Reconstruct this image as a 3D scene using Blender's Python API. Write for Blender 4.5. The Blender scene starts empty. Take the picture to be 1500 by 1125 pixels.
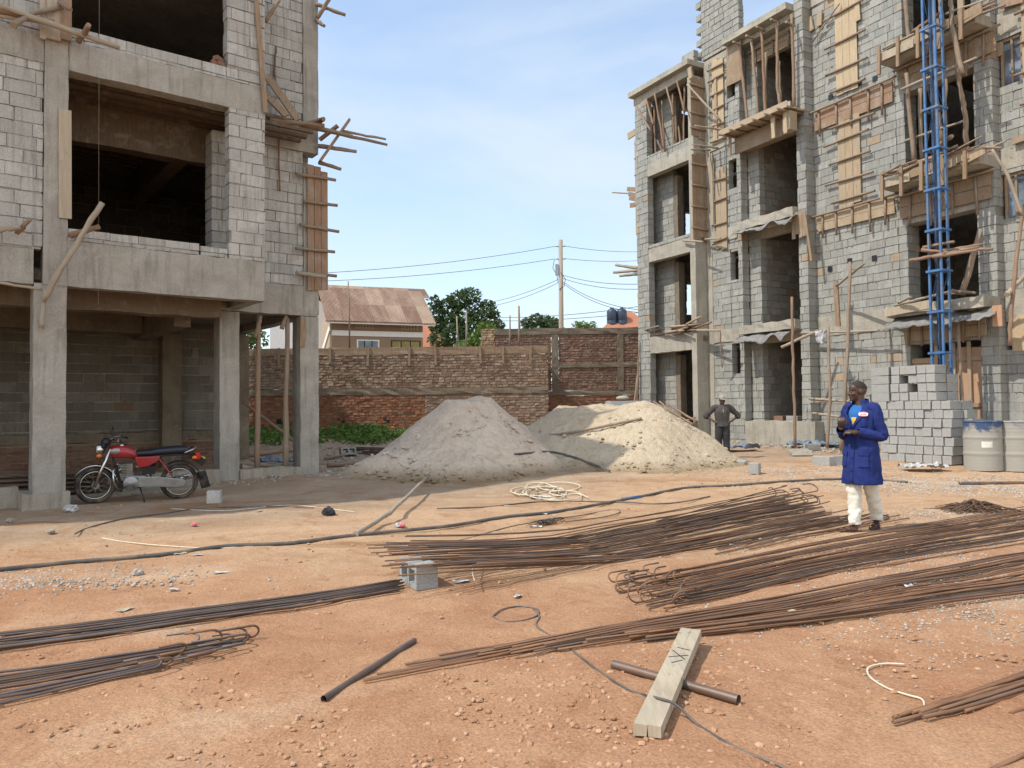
import bpy, math, random
from mathutils import Vector, Matrix, noise
random.seed(7)
R_ = math.radians
sc = bpy.context.scene
# ---------------------------------------------------------------- camera
cam = bpy.data.objects.new('camera', bpy.data.cameras.new('camera'))
sc.collection.objects.link(cam); sc.camera = cam
CAMH = 1.5
MC = Matrix.Rotation(R_(90 + 1.757), 4, 'X') @ Matrix.Rotation(R_(-.6), 4, 'Z')
cam.matrix_world = Matrix.Translation((0, 0, CAMH)) @ MC
cam.data.sensor_width = 36; cam.data.lens = 27.0; cam.data.clip_end = 5000; cam.data.clip_start = .05
# ---------------------------------------------------------------- world, sun, exposure
SUN_EL = R_(53); SUN_AZ = Vector((-.94, -.34)).normalized()
w = bpy.data.worlds.new('World'); sc.world = w; w.use_nodes = True
nt = w.node_tree; nt.nodes.clear()
def wn(t, **k):
    n = nt.nodes.new(t)
    for a, b in k.items(): setattr(n, a, b)
    return n
out = wn('ShaderNodeOutputWorld'); bg = wn('ShaderNodeBackground'); bg.inputs[1].default_value = .15
sky = wn('ShaderNodeTexSky', sky_type='NISHITA', sun_disc=False)
sky.sun_elevation = SUN_EL; sky.sun_rotation = math.atan2(SUN_AZ.x, SUN_AZ.y); sky.air_density = 1.2; sky.dust_density = .3; sky.ozone_density = 2.5
tc = wn('ShaderNodeTexCoord'); mp = wn('ShaderNodeMapping'); mp.inputs['Scale'].default_value = (.8, 1.1, 2.8); mp.inputs['Rotation'].default_value = (.2, .35, .6)
no = wn('ShaderNodeTexNoise'); no.inputs['Scale'].default_value = 1.5; no.inputs['Detail'].default_value = 7; no.inputs['Roughness'].default_value = .55; no.inputs['Distortion'].default_value = .5
rp = wn('ShaderNodeValToRGB'); rp.color_ramp.elements[0].position = .36; rp.color_ramp.elements[1].position = .68
rp.color_ramp.elements[0].color = (.13, .13, .13, 1); rp.color_ramp.elements[1].color = (.78, .78, .78, 1)
mx = wn('ShaderNodeMix', data_type='RGBA'); 
L = nt.links.new
sx = wn('ShaderNodeSeparateXYZ'); L(tc.outputs['Generated'], sx.inputs[0])
mr = wn('ShaderNodeMapRange', interpolation_type='SMOOTHSTEP'); mr.inputs[1].default_value = .35; mr.inputs[2].default_value = -.45; L(sx.outputs[1], mr.inputs[0])
cc = wn('ShaderNodeMix', data_type='RGBA'); cc.inputs[6].default_value = (3.5, 3.95, 4.45, 1); cc.inputs[7].default_value = (8.5, 8.3, 7.9, 1); L(mr.outputs[0], cc.inputs[0]); L(cc.outputs[2], mx.inputs[7])
L(tc.outputs['Generated'], mp.inputs[0]); L(mp.outputs[0], no.inputs[0]); L(no.outputs[0], rp.inputs[0])
L(rp.outputs[0], mx.inputs[0]); L(sky.outputs[0], mx.inputs[6]); L(mx.outputs[2], bg.inputs[0]); L(bg.outputs[0], out.inputs[0])
sl = bpy.data.lights.new('sun', 'SUN'); sl.energy = 2.7; sl.angle = R_(.6); sl.color = (1, .935, .835)
so = bpy.data.objects.new('sun', sl); sc.collection.objects.link(so); so.location = (-30, -10, 40)
sdir = Vector((-SUN_AZ.x * math.cos(SUN_EL), -SUN_AZ.y * math.cos(SUN_EL), -math.sin(SUN_EL)))
so.rotation_euler = sdir.to_track_quat('-Z', 'Y').to_euler()
sc.view_settings.view_transform = 'Standard'; sc.view_settings.look = 'None'; sc.view_settings.exposure = .65; sc.view_settings.gamma = 1
sc.cycles.max_bounces = 6; sc.cycles.diffuse_bounces = 4; sc.cycles.use_denoising = True
# ---------------------------------------------------------------- pixel rays onto real surfaces
RM = MC.to_3x3(); CO = Vector((0, 0, CAMH))
def ray(px, py): return RM @ Vector(((px - 750) / 1125, -(py - 562.5) / 1125, -1))
def depth(px, py, Y):
    d = ray(px, py); return CO + d * (Y / d.y)
def nz(x, y, s, o=0): return noise.noise(Vector((x * s, y * s, o)))
def lerp(a, b, t): return a + (b - a) * t
def sstep(a, b, x):
    t = max(0, min(1, (x - a) / (b - a))); return t * t * (3 - 2 * t)
def gz(x, y):
    z = .16 * sstep(12.5, 16, y) + .14 * sstep(16, 22, y) + .2 * sstep(22, 30, y)
    z += .035 * nz(x, y, .25, 3) + .02 * nz(x, y, .8, 5) * sstep(1, 6, y)
    return z
def ground(px, py, h=0):
    d = ray(px, py); z = 0
    for _ in range(8):
        k = (z + h - CAMH) / d.z; p = CO + d * k; z = gz(p.x, p.y)
    return Vector((p.x, p.y, z + h))
class Frame:
    def __init__(s, ox, oy, ux, uy):
        s.O = Vector((ox, oy, 0)); s.u = Vector((ux, uy, 0)).normalized(); s.i = Vector((-s.u.y, s.u.x, 0)); s.rot = math.atan2(s.u.y, s.u.x)
    def w(s, t, e, z): return s.O + s.u * t - s.i * e + Vector((0, 0, z))
    def at(s, px, py, e=0):           # (t, e, z) on the plane parallel to the facade, e metres in front of it
        d = ray(px, py); O = s.O - s.i * e
        k = ((O - CO).dot(s.i)) / d.dot(s.i); P = CO + d * k
        return ((P - s.O).dot(s.u), e, P.z)
    def P(s, px, py, e=0): return s.w(*s.at(px, py, e))
LB = Frame(-7.23, 12.0, .79, .613)
RB = Frame(4.69, 28.5, .551, -1)
# ---------------------------------------------------------------- mesh builder
class MB:
    def __init__(s): s.v = []; s.f = []; s.m = []; s.uv = []; s.sm = []
    def face(s, ids, mi=0, uv=None, sm=False): s.f.append(tuple(ids)); s.m.append(mi); s.uv.append(uv); s.sm.append(sm)
    def box(s, a, b, mi=0, j=0, X=None):
        n = len(s.v)
        for z in (a[2], b[2]):
            for x, y in ((a[0], a[1]), (b[0], a[1]), (b[0], b[1]), (a[0], b[1])):
                p = Vector((x, y, z))
                if j: p += Vector((random.uniform(-j, j), random.uniform(-j, j), random.uniform(-j, j)))
                s.v.append(X @ p if X else p)
        for q in ((3, 2, 1, 0), (4, 5, 6, 7), (0, 1, 5, 4), (1, 2, 6, 5), (2, 3, 7, 6), (3, 0, 4, 7)): s.face([n + i for i in q], mi)
        return s
    def bar(s, p, q, w, h, up=(0, 0, 1), mi=0, j=0):      # a board between two points
        p = Vector(p); q = Vector(q); d = q - p; l = d.length; d.normalize()
        u = Vector(up); sd = d.cross(u)
        if sd.length < 1e-3: sd = d.cross(Vector((1, 0, 0)))
        sd.normalize(); u = sd.cross(d)
        X = Matrix(((d.x, sd.x, u.x, p.x), (d.y, sd.y, u.y, p.y), (d.z, sd.z, u.z, p.z), (0, 0, 0, 1)))
        return s.box((0, -w / 2, -h / 2), (l, w / 2, h / 2), mi, j, X)
    def tube(s, pts, r, n=8, mi=0, caps=True, sm=True, sq=1):
        pts = [Vector(p) for p in pts]; k = len(pts)
        rr = r if isinstance(r, (list, tuple)) else [r] * k
        T = [(pts[min(i + 1, k - 1)] - pts[max(i - 1, 0)]).normalized() for i in range(k)]
        a = T[0].cross(Vector((0, 0, 1)))
        if a.length < .05: a = T[0].cross(Vector((1, 0, 0)))
        a.normalize(); b0 = len(s.v); ln = 0; LL = []
        for i in range(k):
            a = (a - T[i] * a.dot(T[i])).normalized(); b = T[i].cross(a)
            if i: ln += (pts[i] - pts[i - 1]).length
            LL.append(ln)
            for c in range(n):
                t = 2 * math.pi * c / n; s.v.append(pts[i] + (a * math.cos(t) + b * math.sin(t) * sq) * rr[i])
        cu = 2 * math.pi * max(rr)
        for i in range(k - 1):
            for c in range(n):
                c2 = (c + 1) % n
                s.face((b0 + i * n + c, b0 + i * n + c2, b0 + (i + 1) * n + c2, b0 + (i + 1) * n + c), mi,
                       ((c / n * cu, LL[i]), ((c + 1) / n * cu, LL[i]), ((c + 1) / n * cu, LL[i + 1]), (c / n * cu, LL[i + 1])), sm)
        if caps:
            s.face([b0 + c for c in range(n)][::-1], mi); s.face([b0 + (k - 1) * n + c for c in range(n)], mi)
        return s
    def lathe(s, prof, n=24, mi=0, X=None, sm=True):        # prof: (radius, z)
        b0 = len(s.v)
        for r, z in prof:
            for c in range(n):
                t = 2 * math.pi * c / n; p = Vector((r * math.cos(t), r * math.sin(t), z)); s.v.append(X @ p if X else p)
        for i in range(len(prof) - 1):
            for c in range(n):
                c2 = (c + 1) % n; s.face((b0 + i * n + c, b0 + i * n + c2, b0 + (i + 1) * n + c2, b0 + (i + 1) * n + c), mi, None, sm)
        return s
    def ball(s, c, r, n=12, mi=0, X=None):
        c = Vector(c); r = (r, r, r) if not isinstance(r, (tuple, list)) else r; m = n // 2; b0 = len(s.v)
        for i in range(m + 1):
            ph = math.pi * i / m
            for k in range(n):
                t = 2 * math.pi * k / n; p = Vector((r[0] * math.sin(ph) * math.cos(t), r[1] * math.sin(ph) * math.sin(t), -r[2] * math.cos(ph)))
                if X: p = X @ p
                s.v.append(c + p)
        for i in range(m):
            for k in range(n): s.face((b0 + i * n + k, b0 + i * n + (k + 1) % n, b0 + (i + 1) * n + (k + 1) % n, b0 + (i + 1) * n + k), mi, None, True)
        return s
    def prism(s, poly, y0, y1, mi=0, X=None):            # polygon in x,z extruded along y
        n = len(poly); b0 = len(s.v)
        for y in (y0, y1):
            for x, z in poly:
                p = Vector((x, y, z)); s.v.append(X @ p if X else p)
        s.face([b0 + i for i in range(n)], mi); s.face([b0 + n + i for i in range(n)][::-1], mi)
        for i in range(n): s.face((b0 + i, b0 + n + i, b0 + n + (i + 1) % n, b0 + (i + 1) % n), mi)
        return s
    def grid(s, fn, nu, nv, mi=0, sm=True, closed=False):
        b0 = len(s.v)
        for i in range(nu):
            for k in range(nv): s.v.append(Vector(fn(i / (nu - 1), k / (nv - 1))))
        for i in range(nu - 1):
            for k in range(nv - 1): s.face((b0 + i * nv + k, b0 + (i + 1) * nv + k, b0 + (i + 1) * nv + k + 1, b0 + i * nv + k + 1), mi, None, sm)
        return s
    def stone(s, c, r, mi=0, flat=.6):
        b0 = len(s.v); q = random.uniform(0, 6.28); c = Vector(c)
        top = [(0, 0, 1)] + [(math.cos(q + i * 1.2566) * .75, math.sin(q + i * 1.2566) * .75, .55) for i in range(5)] + [(math.cos(q + .6 + i * 1.2566), math.sin(q + .6 + i * 1.2566), -.25) for i in range(5)]
        ax = random.uniform(.7, 1.3)
        for x, y, z in top:
            k = random.uniform(.7, 1.15) * r; s.v.append(c + Vector((x * k * ax, y * k / ax, z * k * flat)))
        for i in range(5):
            i2 = (i + 1) % 5
            s.face((b0, b0 + 1 + i, b0 + 1 + i2), mi); s.face((b0 + 1 + i, b0 + 6 + i, b0 + 1 + i2), mi); s.face((b0 + 1 + i2, b0 + 6 + i, b0 + 6 + i2), mi)
        return s
    def build(s, name, mats, parent=None, loc=None, rotz=0, fix=False):
        me = bpy.data.meshes.new(name); me.from_pydata([tuple(p) for p in s.v], [], s.f)
        for m in (mats if isinstance(mats, (list, tuple)) else [mats]): me.materials.append(m)
        me.polygons.foreach_set('material_index', s.m); me.polygons.foreach_set('use_smooth', s.sm)
        uvl = me.uv_layers.new(name='UVMap').data; flat = [0.0] * (2 * len(uvl)); k = 0
        for p, uv in zip(me.polygons, s.uv):
            if uv:
                for a, b in uv: flat[k] = a; flat[k + 1] = b; k += 2
            else:
                n = p.normal; ax, ay, az = abs(n.x), abs(n.y), abs(n.z)
                for vi in p.vertices:
                    q = Vector(s.v[vi])
                    if az >= ax and az >= ay: flat[k] = q.x; flat[k + 1] = q.y
                    elif ax > ay: flat[k] = q.y; flat[k + 1] = q.z
                    else: flat[k] = q.x; flat[k + 1] = q.z
                    k += 2
        uvl.foreach_set('uv', flat)
        if fix:
            import bmesh
            bm = bmesh.new(); bm.from_mesh(me); bmesh.ops.recalc_face_normals(bm, faces=bm.faces); bm.to_mesh(me); bm.free()
        o = bpy.data.objects.new(name, me); sc.collection.objects.link(o)
        if parent: o.parent = parent
        if loc is not None: o.location = loc
        o.rotation_euler = (0, 0, rotz)
        return o
def tag(o, label=None, cat=None, group=None, kind=None):
    if label: o['label'] = label
    if cat: o['category'] = cat
    if group: o['group'] = group
    if kind: o['kind'] = kind
    return o
def empty(name, loc, rotz=0, label=None, cat=None, group=None):
    o = bpy.data.objects.new(name, None); sc.collection.objects.link(o); o.location = loc; o.rotation_euler = (0, 0, rotz); o.empty_display_size = .2
    return tag(o, label, cat, group)
ORD = ['first', 'second', 'third', 'fourth', 'fifth', 'sixth', 'seventh', 'eighth', 'ninth', 'tenth', 'eleventh', 'twelfth', 'thirteenth', 'fourteenth']
# ---------------------------------------------------------------- materials
class NG:
    def __init__(s, name):
        s.mat = bpy.data.materials.new(name); s.mat.use_nodes = True; s.t = s.mat.node_tree; s.b = s.t.nodes['Principled BSDF']
    def n(s, ty, ins=None, **k):
        n = s.t.nodes.new(ty)
        for a, b in k.items(): setattr(n, a, b)
        for a, b in (ins or {}).items(): s.set(n.inputs[a], b)
        return n
    def set(s, sock, val):
        if isinstance(val, bpy.types.NodeSocket): s.t.links.new(val, sock)
        elif isinstance(val, (tuple, list)) and sock.type == 'RGBA' and len(val) == 3: sock.default_value = (*val, 1)
        else: sock.default_value = val
    def coord(s, kind='UV', scale=(1, 1, 1), rot=(0, 0, 0)):
        if kind == 'POS': o = s.n('ShaderNodeNewGeometry').outputs['Position']
        else: o = s.n('ShaderNodeTexCoord').outputs[kind]
        return s.n('ShaderNodeMapping', {'Vector': o, 'Scale': scale, 'Rotation': rot}).outputs[0]
    def noise(s, vec, scale=5, detail=4, rough=.55, dist=0): return s.n('ShaderNodeTexNoise', {'Vector': vec, 'Scale': scale, 'Detail': detail, 'Roughness': rough, 'Distortion': dist}).outputs[0]
    def ramp(s, fac, p0, p1, c0=(0, 0, 0), c1=(1, 1, 1)):
        r = s.n('ShaderNodeValToRGB', {'Fac': fac}); e = r.color_ramp.elements
        e[0].position = p0; e[1].position = p1; e[0].color = (*c0, 1); e[1].color = (*c1, 1); return r.outputs[0]
    def mix(s, f, a, b, mode='MIX'): 
        n = s.n('ShaderNodeMix', data_type='RGBA', blend_type=mode); s.set(n.inputs[0], f); s.set(n.inputs[6], a); s.set(n.inputs[7], b); return n.outputs[2]
    def math(s, op, a, b=0): 
        n = s.n('ShaderNodeMath', operation=op); s.set(n.inputs[0], a); s.set(n.inputs[1], b); return n.outputs[0]
    def bump(s, h, st=.5, dist=.02, prev=None):
        n = s.n('ShaderNodeBump', {'Height': h, 'Strength': st, 'Distance': dist})
        if prev: s.set(n.inputs['Normal'], prev)
        return n.outputs[0]
    def done(s, col, rough=.9, metal=0, bump=None, spec=.3, **k):
        s.set(s.b.inputs['Base Color'], col); s.set(s.b.inputs['Roughness'], rough); s.set(s.b.inputs['Metallic'], metal); s.set(s.b.inputs['Specular IOR Level'], spec)
        if bump: s.set(s.b.inputs['Normal'], bump)
        return s.mat
def m_block(name, dark, mid, light, streak=.35, slurry=(.45, .44, .41), warm=None, smear=.7):
    g = NG(name); rnd = g.n('ShaderNodeNewGeometry').outputs['Random Per Island']
    r = g.n('ShaderNodeValToRGB', {'Fac': rnd}); e = r.color_ramp.elements
    e[0].color = (*dark, 1); e[1].color = (*light, 1); m = e.new(.5); m.color = (*mid, 1)
    if warm:
        m = e.new(.965); m.color = (*light, 1); m = e.new(.975); m.color = (*warm, 1); e[-1].color = (*warm, 1)
    c = r.outputs[0]; P = g.coord('Object')
    c = g.mix(g.math('MULTIPLY', g.ramp(g.noise(P, 2.6, 6, .68, 1.2), .50, .60), smear), c, g.mix(g.noise(P, 6, 4), tuple(x * .72 for x in mid), tuple(x * 1.02 for x in mid)))
    n1 = g.noise(P, 1.3, 5, .6); c = g.mix(g.ramp(n1, .35, .75, (0, 0, 0), (.6, .6, .6)), c, g.mix(.5, c, (.21, .19, .155)))
    drip = g.noise(g.coord('Object', (9, 9, .55)), 1.6, 3, .6)
    c = g.mix(g.math('MULTIPLY', g.ramp(drip, .52, .62), streak), c, slurry)
    drip2 = g.noise(g.coord('Object', (6, 6, .4)), 2.1, 3, .6)
    c = g.mix(g.math('MULTIPLY', g.ramp(drip2, .56, .64), streak * .7), c, g.mix(.6, c, (.12, .115, .10)))
    f = g.noise(P, 55, 3, .7); c = g.mix(.35, c, g.mix(g.ramp(f, .3, .7), (.12, .12, .11), (.62, .61, .57)), 'OVERLAY')
    b = g.bump(f, .5, .012); b = g.bump(g.noise(P, 9, 4), .5, .02, b)
    return g.done(c, .93, bump=b, spec=.15)
def m_concrete(name, a, b_, boards=True, stain=.5):
    g = NG(name); P = g.coord('Object'); n1 = g.noise(P, 1.7, 6, .62, .4)
    c = g.mix(g.ramp(n1, .3, .7), a, b_)
    st = g.noise(g.coord('Object', (5, 5, .5)), 1.9, 4, .6); c = g.mix(g.math('MULTIPLY', g.ramp(st, .5, .66), stain), c, g.mix(.55, c, (.10, .09, .075)))
    ef = g.noise(P, 3.1, 5, .7, 1); c = g.mix(g.math('MULTIPLY', g.ramp(ef, .58, .7), .4), c, (.50, .48, .43))
    f = g.noise(P, 40, 4, .7); c = g.mix(.3, c, g.mix(g.ramp(f, .3, .7), (.14, .135, .12), (.6, .58, .53)), 'OVERLAY')
    b = g.bump(f, .45, .012); b = g.bump(g.noise(P, 6, 5, .6), .6, .03, b)
    if boards:
        wv = g.n('ShaderNodeTexWave', {'Vector': g.coord('UV'), 'Scale': 1.6, 'Distortion': .4, 'Detail': 1}, bands_direction='Y', wave_profile='SAW').outputs[1]
        b = g.bump(wv, .35, .012, b)
    return g.done(c, .92, bump=b, spec=.2)
def m_wood(name, a, b_, cement=.3, scale=1.0, rough=.85):
    g = NG(name); oi = g.n('ShaderNodeObjectInfo').outputs['Random']; rnd = g.n('ShaderNodeNewGeometry').outputs['Random Per Island']
    P = g.coord('UV', (14 * scale, 1.3 * scale, 1)); off = g.n('ShaderNodeVectorMath', {0: P, 1: g.n('ShaderNodeCombineXYZ', {0: g.math('MULTIPLY', oi, 37), 1: g.math('MULTIPLY', rnd, 53)}).outputs[0]}, operation='ADD').outputs[0]
    gr = g.noise(off, 2.2, 5, .62, .6); c = g.mix(g.ramp(gr, .3, .72), a, b_)
    c = g.mix(g.math('MULTIPLY', rnd, .45), c, g.mix(.5, c, (.10, .07, .045))); c = g.mix(g.math('MULTIPLY', oi, .25), c, (.33, .28, .21))
    ce = g.noise(g.coord('Object'), 4.2, 5, .65, .6); c = g.mix(g.math('MULTIPLY', g.ramp(ce, .52, .66), cement), c, (.36, .345, .31))
    kn = g.noise(g.coord('UV', (6, 3, 1)), 2.5, 2); c = g.mix(g.math('MULTIPLY', g.ramp(kn, .66, .74), .6), c, (.07, .045, .03))
    b = g.bump(gr, .5, .008)
    return g.done(c, rough, bump=b, spec=.2)
def m_plain(name, col, rough=.6, metal=0, var=.25, sc_=8, dirt=None, dirtamt=.4, bump=.15, spec=.4):
    g = NG(name); P = g.coord('Object'); n1 = g.noise(P, sc_, 5, .6)
    c = g.mix(g.ramp(n1, .3, .7), tuple(x * (1 - var) for x in col), tuple(min(1, x * (1 + var)) for x in col))
    if dirt: c = g.mix(g.math('MULTIPLY', g.ramp(g.noise(P, sc_ * .45, 5, .65, .5), .45, .65), dirtamt), c, dirt)
    return g.done(c, rough, metal, g.bump(n1, bump, .01), spec)
def m_rebar(name, a, b_, c_, metal=.25):
    g = NG(name); P = g.coord('UV', (20, 2.2, 1)); oi = g.n('ShaderNodeObjectInfo').outputs['Random']
    P2 = g.n('ShaderNodeVectorMath', {0: P, 1: g.n('ShaderNodeCombineXYZ', {0: g.math('MULTIPLY', oi, 91), 1: g.math('MULTIPLY', oi, 17)}).outputs[0]}, operation='ADD').outputs[0]
    n1 = g.noise(P2, 1.6, 5, .65); c = g.mix(g.ramp(n1, .3, .7), a, b_); c = g.mix(g.ramp(oi, .25, .8), c, g.mix(.6, c, c_))
    wv = g.n('ShaderNodeTexWave', {'Vector': g.coord('UV', (1, 1, 1), (0, 0, .35)), 'Scale': 26, 'Distortion': .3}, bands_direction='Y').outputs[1]
    return g.done(c, g.ramp(n1, .2, .8, (.42, .42, .42), (.75, .75, .75)), metal, g.bump(wv, .3, .003, g.bump(n1, .5, .006)), .35)
M = {}
M['lblock'] = m_block('left_block', (.40, .39, .365), (.465, .455, .425), (.54, .53, .50), .5, (.26, .25, .23))
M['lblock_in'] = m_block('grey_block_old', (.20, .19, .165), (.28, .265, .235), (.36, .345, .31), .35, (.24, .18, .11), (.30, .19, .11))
M['rblock'] = m_block('right_block', (.285, .29, .272), (.335, .34, .32), (.395, .40, .38), .45, (.42, .40, .355), (.42, .31, .21))
M['mortar'] = m_concrete('mortar', (.28, .27, .24), (.40, .385, .345), False, .3)
M['mortar_r'] = m_concrete('mortar_raked', (.21, .20, .17), (.37, .355, .31), False, .4)
M['conc'] = m_concrete('raw_concrete', (.29, .27, .235), (.42, .40, .36), True, .6)
M['conc_r'] = m_concrete('raw_concrete_beige', (.33, .305, .255), (.44, .415, .355), True, .4)
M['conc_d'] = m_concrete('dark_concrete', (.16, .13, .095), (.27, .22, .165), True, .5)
M['plinth'] = m_concrete('plinth_concrete', (.30, .27, .22), (.40, .36, .30), False, .6)
M['pole'] = m_wood('wood_pole', (.19, .135, .095), (.34, .255, .185), .3)
M['pole_red'] = m_wood('wood_pole_reddish', (.19, .115, .075), (.32, .21, .14), .2)
M['pole_grey'] = m_wood('wood_pole_grey', (.27, .22, .165), (.45, .385, .30), .35)
M['board'] = m_wood('formwork_board', (.33, .245, .155), (.50, .39, .265), .45)
M['board_fresh'] = m_wood('formwork_board_fresh', (.44, .335, .205), (.60, .475, .315), .4)
M['board_old'] = m_wood('formwork_board_old', (.23, .155, .095), (.37, .265, .175), .4)
M['board_red'] = m_wood('formwork_board_reddish', (.24, .14, .09), (.38, .245, .16), .45)
M['ply'] = m_wood('plywood', (.46, .255, .15), (.58, .36, .225), .15, .4)
M['plank'] = m_wood('weathered_plank', (.36, .30, .215), (.53, .455, .335), .25, .7)
M['rebar_r'] = m_rebar('rusty_steel', (.105, .045, .022), (.33, .17, .085), (.16, .10, .065), .0)
M['rebar_d'] = m_rebar('dark_steel', (.050, .038, .032), (.165, .12, .09), (.15, .08, .045), .1)
M['rebar_b'] = m_rebar('bluish_steel', (.10, .095, .10), (.22, .20, .20), (.14, .085, .06), .45)
M['black'] = m_plain('black_plastic', (.018, .018, .02), .45)
# ---------------------------------------------------------------- ground
def m_ground():
    g = NG('earth'); P = g.n('ShaderNodeNewGeometry').outputs['Position']
    sep = g.n('ShaderNodeSeparateXYZ', {0: P})
    big = g.noise(P, .22, 5, .6, .6); mid = g.noise(P, .9, 6, .62, .4); fine = g.noise(P, 7, 6, .7); grit = g.noise(P, 60, 4, .75)
    red = g.mix(g.ramp(mid, .32, .7), (.35, .185, .102), (.465, .29, .172))
    sand = g.mix(g.ramp(mid, .3, .7), (.42, .275, .165), (.53, .385, .25))
    grey = g.mix(g.ramp(mid, .3, .7), (.30, .225, .15), (.41, .325, .235))
    yy = g.math('ADD', sep.outputs[1], g.math('MULTIPLY', g.math('SUBTRACT', big, .5), 9))
    f1 = g.n('ShaderNodeMapRange', {0: yy, 1: 5.4, 2: 9.0}, interpolation_type='SMOOTHSTEP').outputs[0]
    c = g.mix(f1, red, sand)
    xl = g.math('ADD', g.math('MULTIPLY', sep.outputs[0], -.79), g.math('ADD', g.math('MULTIPLY', sep.outputs[1], 1.0), g.math('MULTIPLY', g.math('SUBTRACT', big, .5), 5)))
    f2 = g.n('ShaderNodeMapRange', {0: xl, 1: 11.5, 2: 14.5}, interpolation_type='SMOOTHSTEP').outputs[0]
    c = g.mix(f2, c, grey)
    damp = g.ramp(g.noise(g.n('ShaderNodeMapping', {'Vector': P, 'Scale': (.35, 1, 1)}).outputs[0], .8, 5, .6, .8), .56, .68)
    c = g.mix(g.math('MULTIPLY', g.math('MULTIPLY', damp, f1), .75), c, (.27, .145, .065))
    dust = g.noise(g.n('ShaderNodeMapping', {'Vector': P, 'Scale': (.5, 1, 1)}).outputs[0], .55, 6, .65, 1.0); c = g.mix(g.ramp(dust, .55, .70, (0, 0, 0), (.6, .6, .6)), c, (.56, .43, .30))
    dk = g.noise(P, 1.3, 7, .72, 1.5); c = g.mix(g.ramp(dk, .52, .66, (0, 0, 0), (.6, .6, .6)), c, (.29, .145, .075))
    c = g.mix(g.ramp(fine, .3, .75, (0, 0, 0), (.55, .55, .55)), c, g.mix(.5, c, (.24, .12, .06)))
    c = g.mix(.55, c, g.mix(g.ramp(grit, .3, .7), (.2, .17, .15), (.76, .73, .71)), 'OVERLAY')
    b = g.bump(grit, .7, .012); b = g.bump(fine, .7, .035, b); b = g.bump(mid, .5, .08, b)
    return g.done(c, .96, bump=b, spec=.12)
M['earth'] = m_ground()
def axis(a, b, st, lo, hi):
    r = []; x = a
    while x < b: r.append(x); x += st
    k = st; x = b
    while x < hi: r.append(x); k *= 1.35; x += k
    r.append(hi); k = st; x = a - st; l = []
    while x > lo: l.append(x); k *= 1.35; x -= k
    l.append(lo); return l[::-1] + r
gx = axis(-11, 13, .075, -900, 900); gy = axis(2.2, 22, .075, -60, 2500)
mb = MB(); W = len(gx)
for y in gy:
    for x in gx:
        z = gz(x, y)
        if -12 < x < 14 and 1.5 < y < 24:
            z += .016 * nz(x, y, 2.6, 9) + .009 * nz(x, y, 7.3, 2) + .014 * max(0, nz(x, y, 1.7, 4)) - .022 * math.exp(-((y - 9.9 - .30 * x - .5 * nz(x, 0, .3, 3)) / .22) ** 2) * (x < 3) - .022 * math.exp(-((y - 11.2 - .30 * x - .5 * nz(x, 0, .3, 3)) / .22) ** 2) * (x < 3)
        mb.v.append((x, y, z))
for j in range(len(gy) - 1):
    for i in range(W - 1): mb.face((j * W + i, j * W + i + 1, (j + 1) * W + i + 1, (j + 1) * W + i), 0, None, True)
tag(mb.build('ground', M['earth']), kind='structure')
# ---------------------------------------------------------------- loose stones and gravel (uncountable)
def m_stone(name, a, b_):
    g = NG(name); r = g.n('ShaderNodeNewGeometry').outputs['Random Per Island']
    return g.done(g.mix(g.noise(g.coord('Object'), 20, 4), g.mix(r, a, b_), g.mix(.4, g.mix(r, a, b_), (.2, .15, .1))), .95, spec=.15)
M['st_red'] = m_stone('red_stone', (.36, .17, .085), (.54, .34, .215)); M['st_grey'] = m_stone('grey_stone', (.27, .245, .21), (.52, .475, .41))
M['st_rub'] = m_stone('rubble_stone', (.24, .20, .16), (.46, .42, .37))
def scatter(name, pts, mat, label, cat='stones'):
    mb = MB()
    for p, r, fl in pts: mb.stone((p[0], p[1], gz(p[0], p[1]) + r * .12), r, 0, fl)
    return tag(mb.build(name, mat), label, cat, kind='stuff')
pts = []
for i in range(5200 + 7000):
    y = 2.4 + 12 * random.random() ** 1.6; x = random.uniform(-.72, .75) * y + random.uniform(-.5, .5)
    d = .5 + .5 * nz(x, y, .9, 21)
    if random.random() > d ** 2 * 1.5 + .05: continue
    pts.append(((x, y), (random.choice((.005, .006, .008, .008, .011, .011, .015, .022)) if i < 5200 else random.choice((.003, .004, .005, .006))) * random.uniform(.7, 1.25), .55))
for i in range(900):                                # the clods in the near foreground
    cx, cy = random.choice(((-.35, 3.35), (.15, 3.2), (-.9, 3.6), (.4, 3.5), (1.2, 4.4), (-.1, 4.3), (2.4, 4.6), (-1.7, 3.9)))
    x = random.gauss(cx, .42); y = max(2.5, random.gauss(cy, .33)); pts.append(((x, y), random.uniform(.006, .021), .6))
scatter('pebbles', pts, M['st_red'], 'small reddish pebbles and clods strewn over the earth yard')
pts = []
def gpatch(px, py, sx, sy, n, r0, r1):
    c = ground(px, py)
    for i in range(int(n * 2.3)):
        pts.append(((random.gauss(c.x, sx), random.gauss(c.y, sy)), random.uniform(r0, r1) * .62, .7))
gpatch(40, 850, .9, .28, 420, .012, .032); gpatch(1440, 850, 1.1, .7, 900, .008, .024); gpatch(1480, 900, .9, .45, 500, .008, .02)
gpatch(1430, 715, 1.6, .5, 900, .015, .04); gpatch(1330, 705, 2.0, .4, 600, .015, .035); gpatch(1190, 690, 1.6, .5, 500, .015, .04)
gpatch(1400, 752, .8, .4, 450, .01, .028); gpatch(1250, 800, .9, .4, 350, .008, .022); gpatch(1270, 930, .9, .5, 250, .007, .017); gpatch(1330, 780, .9, .3, 400, .006, .014)
scatter('gravel', pts, M['st_grey'], 'pale grey gravel scattered around the right side of the yard')
pts = []
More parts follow.
